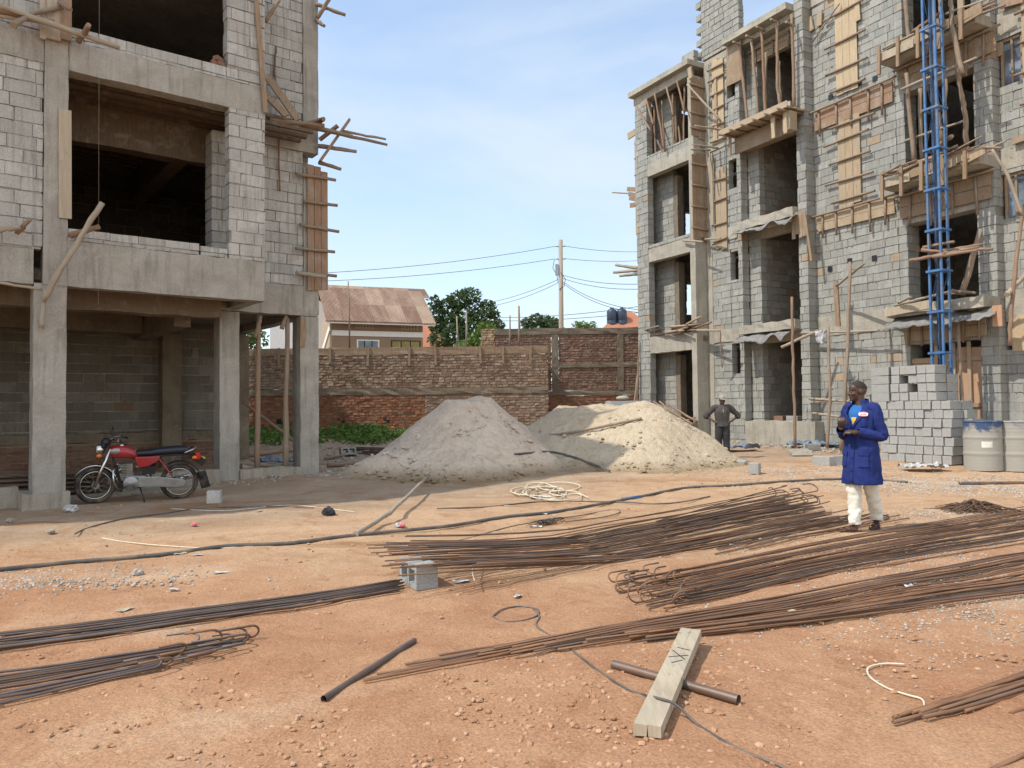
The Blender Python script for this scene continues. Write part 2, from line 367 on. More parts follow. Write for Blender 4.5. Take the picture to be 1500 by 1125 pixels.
for i in range(520):
    t = random.uniform(3.2, 12.8); e = abs(random.gauss(0, .8)) + .05; p = RB.w(t, e, 0); pts.append(((p.x, p.y), random.uniform(.015, .075) * (1 if e < 1.2 else .6), .7))
for i in range(420):
    px = random.uniform(470, 640); py = random.uniform(650, 700); p = ground(px, py); pts.append(((p.x, p.y), random.uniform(.02, .09), .6))
for i in range(260):
    t = random.uniform(-1, 5.4); p = LB.w(t, -1.0 + random.gauss(0, .2), 0); pts.append(((p.x, p.y), random.uniform(.012, .04), .6))
for i in range(200):
    p = ground(random.uniform(345, 450), random.uniform(655, 700)); pts.append(((p.x, p.y), random.uniform(.02, .08), .6))
scatter('rubble', pts, M['st_rub'], 'broken concrete rubble lying along the foot of the buildings', 'rubble')
# ---------------------------------------------------------------- sand heaps
def m_sand(name, a, b_, wet):
    g = NG(name); P = g.n('ShaderNodeNewGeometry').outputs['Position']; n1 = g.noise(P, 1.1, 6, .6, .5); f = g.noise(P, 9, 6, .7); gr = g.noise(P, 70, 3, .7)
    c = g.mix(g.ramp(n1, .3, .72), a, b_); c = g.mix(g.ramp(f, .50, .66, (0, 0, 0), (.6, .6, .6)), c, wet); n3 = g.noise(P, 2.7, 6, .7, 1.2); c = g.mix(g.ramp(n3, .52, .64, (0, 0, 0), (.6, .6, .6)), c, wet); f4 = g.noise(P, 22, 5, .75); c = g.mix(g.ramp(f4, .58, .68, (0, 0, 0), (.5, .5, .5)), c, tuple(x * .6 for x in wet))
    z = g.n('ShaderNodeSeparateXYZ', {0: P}).outputs[2]
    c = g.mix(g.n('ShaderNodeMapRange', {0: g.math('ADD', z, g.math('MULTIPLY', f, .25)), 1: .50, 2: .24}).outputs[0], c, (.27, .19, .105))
    c = g.mix(.22, c, g.mix(g.ramp(gr, .3, .7), (.25, .25, .23), (.75, .75, .73)), 'OVERLAY')
    return g.done(c, .97, bump=g.bump(gr, .4, .012, g.bump(f, .9, .08)), spec=.1)
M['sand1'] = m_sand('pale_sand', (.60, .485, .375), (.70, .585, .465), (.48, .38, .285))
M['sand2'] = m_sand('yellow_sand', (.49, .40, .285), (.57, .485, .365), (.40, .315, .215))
def segd(p, a, b):
    ab = (b[0] - a[0], b[1] - a[1]); t = max(0, min(1, ((p[0] - a[0]) * ab[0] + (p[1] - a[1]) * ab[1]) / (ab[0] ** 2 + ab[1] ** 2)))
    return math.hypot(p[0] - a[0] - ab[0] * t, p[1] - a[1] - ab[1] * t), t
def heap(name, x0, x1, y0, y1, fn, mat, label, st=.036):
    mb = MB(); nx = int((x1 - x0) / st) + 1; ny = int((y1 - y0) / st) + 1
    for j in range(ny):
        for i in range(nx):
            x = x0 + i * st; y = y0 + j * st; h = fn(x, y)
            if h > .02:
                rough = min(1, h * 3)
                h += rough * (.09 * nz(x + .3 * nz(x, y, 2, 3), y, 1.6, 31) + .05 * (1 - abs(nz(x, y, 2.7, 36))) * sstep(1.3, .2, h) + .045 * math.floor(2.5 * (nz(x, y, .9, 44) + 1)) / 2.5 + .045 * noise.ridged_multi_fractal(Vector((x * 1.5, y * 1.5, 7)), 1, 2, 4, 1, 2) * nz(x, y, .7, 40) + .03 * nz(x, y, 5, 33) + .015 * nz(x, y, 12, 34))
            mb.v.append((x, y, gz(x, y) + h - .02))
    for j in range(ny - 1):
        for i in range(nx - 1):
            q = (j * nx + i, j * nx + i + 1, (j + 1) * nx + i + 1, (j + 1) * nx + i)
            if max(mb.v[k][2] - gz(mb.v[k][0], mb.v[k][1]) for k in q) > -.015: mb.face(q, 0, None, True)
    return tag(mb.build(name, mat), label, 'sand heap')
def h1(x, y):
    d, t = segd((x, y), (-1.02, 17.15), (-.95, 19.6)); d *= 1 + .08 * nz(math.atan2(x + 1, y - 17.3), 0, 1.3, 50)
    left = 1 + .06 * sstep(-.3, -1.5, x + 1.0)
    base = 1.45 - max(0, d - .46) * .86 / left
    b2, _ = segd((x, y), (-2.55, 16.2), (-1.0, 15.6)); base = max(base, .42 - max(0, b2 - .25) * .5)
    return max(-.1, base) if base > .10 else max(-.1, .10 - (.10 - base) * .5)
def h2(x, y):
    d, t = segd((x, y), (1.75, 18.6), (3.15, 18.3)); top = lerp(1.02, 1.36, t)
    base = top - max(0, d - .22) * (.56 + .12 * sstep(0, 1, x - 3))
    d2, _ = segd((x, y), (1.9, 19.9), (2.8, 19.7)); base = max(base, 1.20 - max(0, d2 - .75) * .72)
    return max(-.1, base) if base > .15 else max(-.1, .15 - (.15 - base) * .5)
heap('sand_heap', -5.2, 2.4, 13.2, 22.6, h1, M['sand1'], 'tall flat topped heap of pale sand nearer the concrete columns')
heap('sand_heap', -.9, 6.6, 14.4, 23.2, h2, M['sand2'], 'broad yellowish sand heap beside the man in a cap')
mb = MB()
for i in range(1500):
    k = random.random() < .55
    x, y, fn = (random.gauss(-1.0, 1.1), random.gauss(16.0, 1.0), h1) if k else (random.gauss(2.9, 1.3), random.gauss(17.0, 1.0), h2)
    h = fn(x, y)
    if h < .0 or h > 1.25 or random.random() < h * .55: continue
    mb.stone((x, y, gz(x, y) + h + .02), random.choice((.015, .02, .03, .03, .045, .06)) * random.uniform(.7, 1.2), 0 if k else 1, .75)
tag(mb.build('sand_clods', [M['sand1'], M['sand2']]), 'clods and pebbles rolled down the slopes of the sand heaps', 'clods', kind='stuff')
def heapz(x, y): return max(gz(x, y), gz(x, y) + h1(x, y), gz(x, y) + h2(x, y))
def onheap(px, py, h=0):
    d = ray(px, py); k = 10
    while k < 40:
        p = CO + d * (k / d.y)
        if p.z < heapz(p.x, p.y) + h: return Vector((p.x, p.y, heapz(p.x, p.y) + h))
        k += .03
    return ground(px, py, h)
# ---------------------------------------------------------------- masonry
def courses(mb, x0, x1, z0, z1, y0, y1, bl=.42, bh=.215, joint=.016, ax='x', jit=.005, recess=.014, off=0, gap=.0, end=0):
    """a wall of separate units: core of mortar with every block standing a little proud of it"""
    def bx(a0, a1, b0, b1, c0, c1, mi, j):
        if ax == 'x': mb.box((a0, b0, c0), (a1, b1, c1), mi, j)
        else: mb.box((b0, a0, c0), (b1, a1, c1), mi, j)
    bx(x0 + recess, x1 - recess, y0 + recess, y1 - recess, z0 + .002, z1 - .002, 1, 0)
    k0 = int(math.floor(z0 / bh + 1e-6)); k1 = int(math.ceil(z1 / bh - 1e-6))
    for k in range(k0, k1):
        za = max(z0, k * bh + joint / 2); zb = min(z1, (k + 1) * bh - joint / 2)
        if zb - za < .03: continue
        xs = math.floor(x0 / bl) * bl + off + (bl / 2 if k % 2 else 0) - bl + random.uniform(-.14, .14) * bl
        while xs < x1:
            ln = bl * (random.uniform(.93, 1.04) if random.random() < .86 else random.uniform(.4, .75)); gp = joint * random.choice((.25, .5, .8, 1, 1, 1.5))
            xa = max(x0, xs + gp / 2); xb = min(x1, xs + ln - gp / 2); xs += ln
            if xb - xa < .035 or random.random() < gap: continue
            o1 = random.uniform(-.005, .009); o2 = random.uniform(-.004, .008); dz = .010 * noise.noise(Vector((xa * .9, k * 1.3, y0))) + random.uniform(-.003, .003); ja = random.uniform(-.004, .004)
            bx(xa, xb, y0 - o1, y1 + o2, max(z0 + .001, za + dz - ja), min(z1 - .001, zb + dz + ja), 0, jit)
            if bl > .3 and random.random() < .55:      # mortar squeezed out of the bed joint
                for _ in range(random.choice((1, 1, 2, 3))):
                    q = random.uniform(xa, xb); rr = random.uniform(.010, .030); c = (q, y0 - .002, za - joint / 2) if ax == 'x' else ((y1 + .002), q, za - joint / 2); mb.stone(c, rr, 1, .5)
def wallpart(name, rects, mats, parent, label=None, **k):
    for r in rects:
        mb = MB(); courses(mb, *r[:6], **{**k, **(r[6] if len(r) > 6 else {})})
        o = mb.build(name, mats, parent)
        if label: o['label'] = label
def slabpart(name, boxes, mat, parent, j=.004, rough=0):
    for a, b in boxes: MB().box(a, b, 0, j).build(name, mat, parent)
def rough_beam(name, x0, x1, y0, y1, z0, z1, mat, parent, st=.16, amp=.012, ragged=.0, ax='x'):
    """a poured beam or column with slightly uneven faces"""
    mb = MB(); ln = (x1 - x0) if ax == 'x' else (y1 - y0) if ax == 'y' else (z1 - z0); n = max(2, int(ln / st) + 1); b0 = 0
    for i in range(n):
        t = i / (n - 1)
        for c in range(8):
            u, v = ((0, 0), (.5, 0), (1, 0), (1, .5), (1, 1), (.5, 1), (0, 1), (0, .5))[c]
            jj = lambda: random.uniform(-amp, amp)
            if ax == 'x': p = (lerp(x0, x1, t), lerp(y0, y1, u) + jj(), lerp(z0, z1, v) + jj() + (random.uniform(0, ragged) if v == 1 else 0))
            elif ax == 'y': p = (lerp(x0, x1, u) + jj(), lerp(y0, y1, t), lerp(z0, z1, v) + jj())
            else: p = (lerp(x0, x1, u) + jj(), lerp(y0, y1, v) + jj(), lerp(z0, z1, t))
            mb.v.append(p)
    for i in range(n - 1):
        for c in range(8): mb.face((i * 8 + c, i * 8 + (c + 1) % 8, (i + 1) * 8 + (c + 1) % 8, (i + 1) * 8 + c), 0)
    mb.face(range(7, -1, -1)); mb.face([(n - 1) * 8 + c for c in range(8)])
    return mb.build(name, mat, parent, fix=True)
BL = [M['lblock'], M['mortar']]; BR = [M['rblock'], M['mortar_r']]; BI = [m_block('shaded_room_block', (.14, .128, .105), (.19, .178, .15), (.26, .245, .215), .35, (.17, .125, .075), (.22, .14, .09)), M['mortar']]  # BI: darker copy of the grey inner block, room shade put into its colour
M['board_dark'] = m_wood('soffit_board', (.085, .06, .04), (.15, .105, .07), .25)  # inner beams and joists: dim light under the floors painted into the wood tone
BD = [m_block('shade_toned_block', (.10, .095, .08), (.15, .14, .12), (.20, .19, .165), .3, (.12, .09, .06)), M['mortar']]  # upper room walls: grey block darkened to imitate the shade behind the openings
# ================================================================ LEFT BUILDING  (local x along the front, y inward, z up)
lb = empty('unfinished_building', LB.w(0, 0, 0), LB.rot, 'unfinished grey block building on bare concrete columns behind the red motorcycle', 'building')
F1, F2, F3 = 3.50, 6.97, 10.3
gh = .12
def colz(x0, x1, y0, y1, z0, z1, m='conc', amp=.006): return rough_beam('column', x0, x1, y0, y1, z0, z1, M[m], lb, .22, amp, 0, 'z')
colz(-.22, .23, 0.02, .45, -.2, 3.52); colz(-.10, .23, .0, .42, F1 + .002, 10.4)
colz(3.02, 3.40, 1.38, 1.76, -.2, 3.45); colz(4.66, 5.06, 1.38, 1.80, -.2, 3.45)
colz(2.86, 3.28, 5.1, 5.5, -.2, 3.3, 'conc_d'); colz(4.66, 5.04, 5.6, 6.0, -.2, 3.4, 'conc_d')
colz(4.74, 5.07, 1.385, 1.80, F1, 6.6); colz(4.74, 5.07, 1.385, 1.8, 7.5, 10.4)
# balcony front: edge beams, dwarf walls, pier
rough_beam('beam', .232, 3.41, 0, .28, F1, 4.22, M['conc'], lb, .2, .008, .02); rough_beam('beam', .235, 3.41, 0, .28, F2, 7.46, M['conc'], lb, .2, .008, .02)
rough_beam('beam', -6, -.225, .03, .33, 3.5, 4.05, M['conc'], lb); rough_beam('beam', -6, -.105, .03, .33, F2 + .05, 7.45, M['conc'], lb)
wallpart('parapet', [(.24, 2.25, 4.235, 4.43, .02, .22), (.24, 3.41, 7.475, 7.70, .02, .22)], BL, lb)
wallpart('pier', [(2.76, 3.41, 4.235, F2 - .003, .0, .24), (2.72, 3.41, 7.705, 10.347, .0, .24)], BL, lb)
wallpart('parapet', [(2.27, 2.74, 4.235, 4.40, .03, .2)], BL, lb)
wallpart('front_wall', [(-6, -.11, 4.055, F2 + .045, .05, .25), (-6, -.11, 7.455, 10.3, .05, .25)], BL, lb)
slabpart('balcony_side', [((3.16, .285, F1 + .005), (3.40, 1.378, 4.2)), ((3.16, .285, F2 + .005), (3.40, 1.378, 7.44))], M['conc'], lb)
# the set-back corner wall right of the balcony
wallpart('corner_wall', [(3.41, 4.735, 4.10, F2 - .05, 1.42, 1.62), (3.41, 4.735, 7.52, 10.3, 1.42, 1.62)], [M['lblock'], M['mortar_r']], lb)
rough_beam('beam', 3.0, 5.06, 1.39, 1.70, 3.47, 4.09, M['conc'], lb, .2, .008); rough_beam('beam', 3.415, 5.07, 1.39, 1.70, F2 - .04, 7.5, M['conc'], lb, .2, .008)
# side wall towards the sand (not seen from the front) and back
wallpart('side_wall', [(1.82, 17, 4.1, 10.3, 4.82, 5.02, dict(ax='y'))], BL, lb, bl=.42)
rough_beam('side_beam', 4.80, 5.05, 1.82, 17, 3.47, 4.09, M['conc'], lb, .5, .006, 0, 'y')
wallpart('back_wall', [(-7, 5.02, .0, 10.3, 17.0, 17.2)], BL, lb)
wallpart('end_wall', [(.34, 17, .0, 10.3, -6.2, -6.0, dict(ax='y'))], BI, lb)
# floors, soffit boards, joists
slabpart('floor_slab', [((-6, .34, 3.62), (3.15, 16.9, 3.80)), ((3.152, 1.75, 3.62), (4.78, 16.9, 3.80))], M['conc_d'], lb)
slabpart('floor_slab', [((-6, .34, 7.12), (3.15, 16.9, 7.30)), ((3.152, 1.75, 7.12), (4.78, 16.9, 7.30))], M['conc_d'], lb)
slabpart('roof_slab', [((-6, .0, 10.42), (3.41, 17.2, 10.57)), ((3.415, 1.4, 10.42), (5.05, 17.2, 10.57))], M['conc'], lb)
mb = MB()
for i in range(16): mb.box((-5.9, .55 + i * .3, 7.04), (4.6, .66 + i * .3, 7.115), 0, .012)
mb.build('soffit_joists', M['board_dark'], lb)
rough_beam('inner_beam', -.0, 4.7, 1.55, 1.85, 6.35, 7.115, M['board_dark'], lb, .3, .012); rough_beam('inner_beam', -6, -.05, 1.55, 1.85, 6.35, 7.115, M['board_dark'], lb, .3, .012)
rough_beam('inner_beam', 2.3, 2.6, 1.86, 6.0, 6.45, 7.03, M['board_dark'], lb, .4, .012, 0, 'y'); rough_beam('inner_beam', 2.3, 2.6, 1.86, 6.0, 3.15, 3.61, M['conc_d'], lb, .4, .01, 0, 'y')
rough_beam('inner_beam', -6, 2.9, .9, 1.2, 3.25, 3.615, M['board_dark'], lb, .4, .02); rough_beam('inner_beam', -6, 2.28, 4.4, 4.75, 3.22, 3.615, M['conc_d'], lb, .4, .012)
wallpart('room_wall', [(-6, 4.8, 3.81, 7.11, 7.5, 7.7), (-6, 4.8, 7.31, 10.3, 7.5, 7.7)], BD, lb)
wallpart('pillar', [(2.78, 3.2, 3.81, 6.9, 1.1, 1.5)], BL, lb)
# ground floor rear wall with its brick footing
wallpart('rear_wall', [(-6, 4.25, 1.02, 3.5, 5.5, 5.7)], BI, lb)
m_brick = m_block('clay_brick', (.17, .085, .055), (.23, .12, .08), (.28, .17, .12), .25, (.22, .19, .16))
M['brick'] = m_brick; M['mortar_b'] = m_concrete('mud_mortar', (.22, .17, .12), (.33, .27, .20), False, .3)
wallpart('footing', [(-6, 4.25, .0, .80, 5.44, 5.7)], [m_brick, M['mortar_b']], lb, bl=.22, bh=.085, joint=.014)
rough_beam('footing_beam', -6, 4.25, 5.46, 5.7, .805, 1.015, M['conc_d'], lb)
colz(-.95, -.65, 5.3, 5.497, .0, 3.5, 'conc_d')
# plinth
rough_beam('plinth', -6, -.35, .55, .85, -.2, .30, M['plinth'], lb, .2, .02, .03); rough_beam('plinth', -.36, 3.0, 1.30, 1.62, -.2, .34, M['plinth'], lb, .2, .02, .03); rough_beam('plinth', 3.405, 4.655, 1.32, 1.66, -.2, .30, M['plinth'], lb, .2, .02, .04)
rough_beam('plinth', -.36, .29, -.04, .62, -.2, .24, M['plinth'], lb, .1, .015, .03)
slabpart('ground_slab', [((-6, .87, -.2), (4.6, 5.44, .10))], M['plinth'], lb)
# ================================================================ RIGHT BUILDING
rb = empty('unfinished_building', RB.w(0, 0, 0), RB.rot, 'tall four storey grey block building under construction with a blue hoist mast', 'building')
def rB(name, t0, t1, e0, e1, z0, z1, m='conc_r', **k): return rough_beam(name, t0, t1, -e1, -e0, z0, z1, M[m], rb, k.get('st', .2), k.get('amp', .008), k.get('ragged', 0), k.get('ax', 'x'))
def rW(t0, t1, e, z0, z1, th=.2, **k): return (t0, t1, z0, z1, -e, -e + th, k)
def rWy(e0, e1, t, z0, z1, th=.2): return (-e0, -e1, z0, z1, t, t + th, dict(ax='y'))   # wall running inwards from e0 to e1 (e0 > e1) whose far face is at t
LV = [3.38, 6.62, 9.68]; TOP = [3.95, 7.10, 10.15]; ROOF = 12.45
# --- corner tower
wallpart('tower_pier', [rW(.68, 1.33, .5, .0, ROOF, .25)], BR, rb)
rB('column', 3.48, 3.72, 0, .5, .0, 12.4, ax='z', st=.3, amp=.006)
for a, b in zip(LV, (3.92, 7.05, 10.12)): rB('beam', 1.335, 3.475, .22, .5, a - .03, b, ragged=.015)
rB('beam', .62, 3.475, .2, .5, ROOF + .002, 12.72)
wallpart('parapet', [rW(1.335, 3.475, .48, 10.14, 10.40, .2), rW(1.335, 3.475, .48, 7.065, 7.20, .2)], BR, rb)
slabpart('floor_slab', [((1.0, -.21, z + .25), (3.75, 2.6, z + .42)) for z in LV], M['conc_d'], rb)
slabpart('roof_slab', [((.55, -.72, 12.725), (3.74, 5.9, 12.90))], M['conc_r'], rb)
ti = []
for z0, z1 in ((.3, 3.6), (3.82, 6.85), (7.06, 9.9), (10.12, 12.70)): ti += [rW(.93, 2.0, -.10, z0, z1 - .1), rW(.9, 3.6, -2.75, z0, z1)]
wallpart('tower_inner_wall', ti, BR, rb)
for z0, z1 in ((.2, 3.62), (3.81, 6.86), (7.05, 9.92), (10.11, 12.72)): rB('inner_column', 2.005, 2.24, -.34, -.08, z0, z1 - .36, 'conc_d', ax='z', st=.4)
wallpart('side_wall', [rWy(.24, -1.65, .68, .0, ROOF), rWy(-2.25, -6, .68, .0, ROOF), rWy(-1.66, -2.24, .68, .0, 4.9), rWy(-1.66, -2.24, .68, 6.05, 7.7), rWy(-1.66, -2.24, .68, 8.75, ROOF)], BR, rb)
# --- wall with the slot windows
slots = [(2.5, 3.45), (5.46, 6.37), (8.38, 9.31), (11.3, 12.25)]; zz = [.3]
for a, b in slots: zz += [a, b]
zz += [12.75]; sw = []
for i in range(0, len(zz) - 1):
    if i % 2 == 0: sw.append(rW(4.775, 5.115, 0, zz[i], zz[i + 1], .22))
wallpart('slot_wall', [rW(3.725, 4.77, 0, .3, 12.75, .22), rW(5.12, 5.285, 0, .3, 12.75, .28)] + sw, BR, rb)
rB('column', 3.74, 3.98, -.15, .025, .3, 12.75, ax='z', amp=.006)
for z in LV: rB('beam', 3.985, 5.10, -.1, .03, z + .15, z + .55, amp=.012)
wallpart('recess_pier', [rW(5.29, 5.76, -.3, .9, 12.75, .22)], BR, rb)
# --- recess with balconies
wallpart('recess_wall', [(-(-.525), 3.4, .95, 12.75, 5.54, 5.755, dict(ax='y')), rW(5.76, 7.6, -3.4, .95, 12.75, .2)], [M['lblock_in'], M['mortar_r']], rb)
for z in LV: rB('balcony_slab', 5.29, 7.45, -.28, .22, z + .30, z + .55, ragged=.03, amp=.015)
slabpart('recess_floor', [((5.77, .525, z + .3), (7.6, 3.4, z + .5)) for z in LV], M['conc_d'], rb)
for z in LV: rB('beam', 5.765, 7.44, -.5, -.3, z + .02, z + .295)
rB('recess_base', 5.29, 7.9, -.5, .02, .0, 1.0, amp=.02, ragged=.03); rB('recess_base', 3.72, 5.28, -.3, .012, -.1, .32, amp=.02)
slabpart('recess_floor', [((5.77, .525, .8), (7.6, 3.4, .97))], M['conc_d'], rb)
rB('beam', 5.765, 7.44, -.5, -.3, 12.2, 12.75); rB('roof_edge', 4.9, 7.46, -.5, .32, 12.93, 13.12, amp=.01)
# --- pier, blank wall
wallpart('pier', [rW(7.46, 7.77, .0, 1.0, 15.4, .55)], BR, rb)
wallpart('blank_wall', [rW(7.775, 10.33, -.35, .3, 15.6, .22)], BR, rb)
rB('beam', 7.78, 10.33, -.4, -.325, 3.42, 3.98, amp=.015); rB('beam', 7.78, 10.33, -.4, -.33, 6.5, 6.86, amp=.01); rB('beam', 7.78, 10.33, -.4, -.33, 9.55, 9.86, amp=.01); rB('beam', 7.78, 12.9, -.4, -.32, 12.95, 13.4, amp=.01)
# --- wide openings behind the hoist
wallpart('opening_jamb', [(.36, .85, .3, 15.6, 10.335, 10.56, dict(ax='y'))], BR, rb)
wallpart('opening_pier', [rW(12.32, 12.74, -.35, .3, 15.6, .45)], BR, rb)
OB = [(2.98, 3.65), (6.05, 6.75), (9.42, 10.0)]
for a, b in OB: rB('beam', 10.565, 12.315, -.75, -.36, a, b)
for z in (3.66, 6.9, 10.12): rB('balcony_slab', 10.36, 12.78, -.34, .30, z, z + .24, ragged=.03, amp=.02)
slabpart('floor_slab', [((10.4, .76, z), (14, 5.8, z + .15)) for z in (3.7, 6.95, 10.15)] + [((10.4, .76, 13.2), (14, 5.8, 13.4))], M['conc_d'], rb)
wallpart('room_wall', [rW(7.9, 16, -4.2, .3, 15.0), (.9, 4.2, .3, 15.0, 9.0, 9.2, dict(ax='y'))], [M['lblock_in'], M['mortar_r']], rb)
rB('beam', 10.3, 12.98, -.6, -.36, 13.0, 13.45)
# --- right hand section with windows
wins = [(2.65, 3.55 - .02), (4.95, 6.55), (8.2, 9.75)]
t0, t1 = 12.79, 13.30
rw = [rW(t1, 17.5, -.60, .3, 15.6), rW(t0 - .1, t1, -.60, .3, 2.7), rW(t0 - .1, t1, -.60, 3.6, 5.72), rW(t0 - .1, t1, -.60, 6.75, 8.8), rW(t0 - .1, t1, -.60, 9.9, 15.6)]
wallpart('window_wall', rw, BR, rb)
rB('beam', 12.76, 17.5, -.70, -.585, 3.35, 4.05, amp=.01); rB('beam', 12.76, 17.5, -.70, -.585, 6.85, 7.35, amp=.01); rB('beam', 12.76, 17.5, -.70, -.585, 10.0, 10.5, amp=.01)
gl = NG('window_glass'); M['glass'] = gl.done(gl.mix(gl.ramp(gl.noise(gl.coord('Object'), 2.2, 5), .35, .7), (.05, .065, .085), (.22, .27, .33)), .12, 0, None, .6)
for z0, z1 in ((5.73, 6.74), (8.81, 9.89)):
    f = MB()
    for a, b in (((t0 + .01, .64, z0), (t0 + .07, .74, z1)), ((t1 - .07, .64, z0), (t1 - .01, .74, z1)), ((t0 + .23, .64, z0), (t0 + .28, .74, z1)), ((t0 + .08, .64, z1 - .06), (t0 + .22, .74, z1)), ((t0 + .29, .64, z1 - .06), (t1 - .08, .74, z1))): f.box(a, b)
    fo = f.build('window', M['board_old'], rb); MB().box((t0 + .072, .685, z0 + .01), (t1 - .072, .695, z1 - .065)).build('pane', M['glass'], fo)
mb = MB(); mb.box((t0 + .10, .585, 2.66), (t1 + .6, .597, 3.6)); mb.build('window_board', M['board_fresh'], rb)
slabpart('roof_slab', [((7.5, .1, 15.6), (17.5, 6, 15.8))], M['conc_r'], rb)
slabpart('roof_slab', [((3.75, -.0, 12.76), (7.455, 6, 12.92))], M['conc_r'], rb)
wallpart('back_wall', [rW(3.8, 17.5, -6, .3, 12.7)], BR, rb); 
wallpart('end_wall', [(.8, 6, .3, 15.5, 17.3, 17.5, dict(ax='y'))], BR, rb)
wallpart('back_wall', [rW(7.5, 17.5, -6, 12.7, 15.6)], BR, rb)
# --- stair head on the roof
wallpart('stair_head', [rW(3.62, 5.30, -.02, 13.0, 16.5, .22)], BR, rb, joint=.03)
for k in range(61, 76, 2): MB().box((3.40, .0, k * .215 + .01), (3.615, .2, (k + 1) * .215), 0, .006).build('toothing_block', M['rblock'], rb)
wallpart('roof_parapet', [rW(3.0, 3.6, .3, 12.91, 13.35, .2)], BR, rb)
# ================================================================ BRICK BOUNDARY WALLS
M['brick_pale'] = m_block('pale_smeared_brick', (.22, .125, .085), (.32, .215, .155), (.42, .33, .25), .35, (.34, .27, .21))
M['brick_red'] = m_block('red_brick', (.24, .085, .045), (.33, .14, .075), (.38, .20, .12), .3, (.20, .10, .06))
M['brick_dull'] = m_block('dull_brick', (.18, .09, .065), (.26, .145, .105), (.32, .21, .16), .3, (.32, .27, .23))
bw = empty('boundary_wall', (0, 30, 0), 0, 'lower brick boundary wall, red below and mortar smeared above, behind the sand heaps', 'brick wall')
kb = dict(bl=.23, bh=.105, joint=.020, jit=.012, recess=.03)
wallpart('red_brickwork', [(-24, -3.4, .2, 2.05, 0, .24)], [M['brick_red'], M['mortar_b']], bw, gap=.008, **kb)
wallpart('smeared_brickwork', [(-3.395, 1.42, .2, 2.05, .01, .24)], [M['brick_pale'], M['mortar_b']], bw, gap=.004, **kb)
wallpart('upper_brickwork', [(-24, 1.42, 2.305, 3.62, .0, .24)], [M['brick_pale'], M['mortar_b']], bw, gap=.006, **kb)
rough_beam('ring_beam', -24, 1.42, -.02, .24, 2.055, 2.30, M['conc_d'], bw, .3, .02)
rough_beam('ring_beam', -24, 1.40, .0, .24, 3.625, 3.90, M['board_old'], bw, .6, .015)
wallpart('return_wall', [(.245, 3.0, .3, 3.6, 1.18, 1.42, dict(ax='y'))], [M['brick_dull'], M['mortar_b']], bw, gap=.004, **kb)
for x in (-10.0, -9.1, -8.2, -7.1, -5.6, -4.0, -3.0, -1.25, -.35, .75): MB().bar((x, -.03, 3.92), (x + random.uniform(-.04, .04), -.035, random.uniform(3.05, 3.3)), .09, .05, (0, 1, 0)).build('cleat', M['board_old'], bw)
for x in (-9.2, -6.8, -5.05): MB().box((x, -.004, .95), (x + .26, -.001, 1.14)).build('weep_hole', M['black'], bw)
b2 = empty('boundary_wall', (0, 33, 0), 0, 'taller dull brick wall with concrete columns and tie beams beside the grey tower', 'brick wall')
wallpart('brickwork', [(-1.25, 1.72, 2.2, 4.62, 0, .24), (2.02, 4.52, 2.2, 4.62, 0, .24), (4.80, 11, 2.2, 4.62, 0, .24)], [M['brick_dull'], M['mortar_b']], b2, gap=.01, **kb)
wallpart('red_brickwork', [(-1.25, 11, .2, 1.98, .0, .24)], [M['brick_red'], M['mortar_b']], b2, gap=.01, **kb)
wallpart('toothed_end', [(-1.32, -.72, 3.9, 4.9, -.02, .26)], [m_block('ochre_brick', (.38, .24, .13), (.48, .33, .19), (.55, .41, .26), .1), M['mortar_b']], b2, **kb)
rough_beam('tie_beam', -1.25, 11, -.03, .24, 1.99, 2.195, M['conc_d'], b2, .4, .015); rough_beam('tie_beam', 1.75, 11, -.04, .02, 3.2, 3.38, M['conc_d'], b2, .4, .012); rough_beam('tie_beam', -.7, 11, -.03, .25, 4.63, 4.90, M['conc_d'], b2, .4, .015)
for x in (1.73, 4.53): rough_beam('column', x, x + .28, -.035, .2, 2.2, 4.62, M['conc_d'], b2, .3, .01, 0, 'z')
# ================================================================ HOUSES, TREES AND WIRES BEYOND THE WALL
M['wall_tan'] = m_plain('tan_render', (.27, .19, .13), .9, var=.08, sc_=1.2, dirt=(.25, .18, .12)); M['wall_cream'] = m_plain('cream_render', (.37, .29, .205), .9, var=.06, sc_=1, dirt=(.42, .34, .25)); M['wall_white'] = m_plain('white_render', (.66, .66, .65), .85, var=.05, sc_=1); M['trim_w'] = m_plain('white_trim', (.72, .71, .68), .7, var=.05)
def m_roof():
    g = NG('rusty_iron_roof'); u = g.coord('UV'); s1 = g.noise(g.coord('UV', (.55, .12, 1)), 2.2, 4, .6); s2 = g.noise(g.coord('UV', (1.4, .5, 1)), 1.7, 6, .7)
    ch = g.n('ShaderNodeTexBrick', {'Vector': u, 'Color1': (0, 0, 0, 1), 'Color2': (1, 1, 1, 1), 'Mortar': (.5, .5, .5, 1), 'Scale': 1.0, 'Mortar Size': .008, 'Brick Width': .92, 'Row Height': 2.1}, offset=.0).outputs[0]
    f = g.math('ADD', g.math('MULTIPLY', ch, .35), g.math('MULTIPLY', g.math('ADD', s1, s2), .45))
    c = g.mix(g.ramp(f, .45, .72), (.21, .12, .075), (.40, .285, .20))
    wv = g.n('ShaderNodeTexWave', {'Vector': u, 'Scale': 4.2}, bands_direction='X').outputs[1]
    return g.done(c, .6, .15, g.bump(wv, .9, .03))
M['roof_iron'] = m_roof()
def m_tile(name, a, b_):
    g = NG(name); wv = g.n('ShaderNodeTexWave', {'Vector': g.coord('UV'), 'Scale': 1.1, 'Distortion': .5}, bands_direction='Y', wave_profile='SAW').outputs[1]
    return g.done(g.mix(g.noise(g.coord('UV'), 1.6, 5), a, b_), .8, bump=g.bump(wv, .8, .05))
M['tile'] = m_tile('red_roof_tile', (.33, .125, .07), (.46, .21, .125))
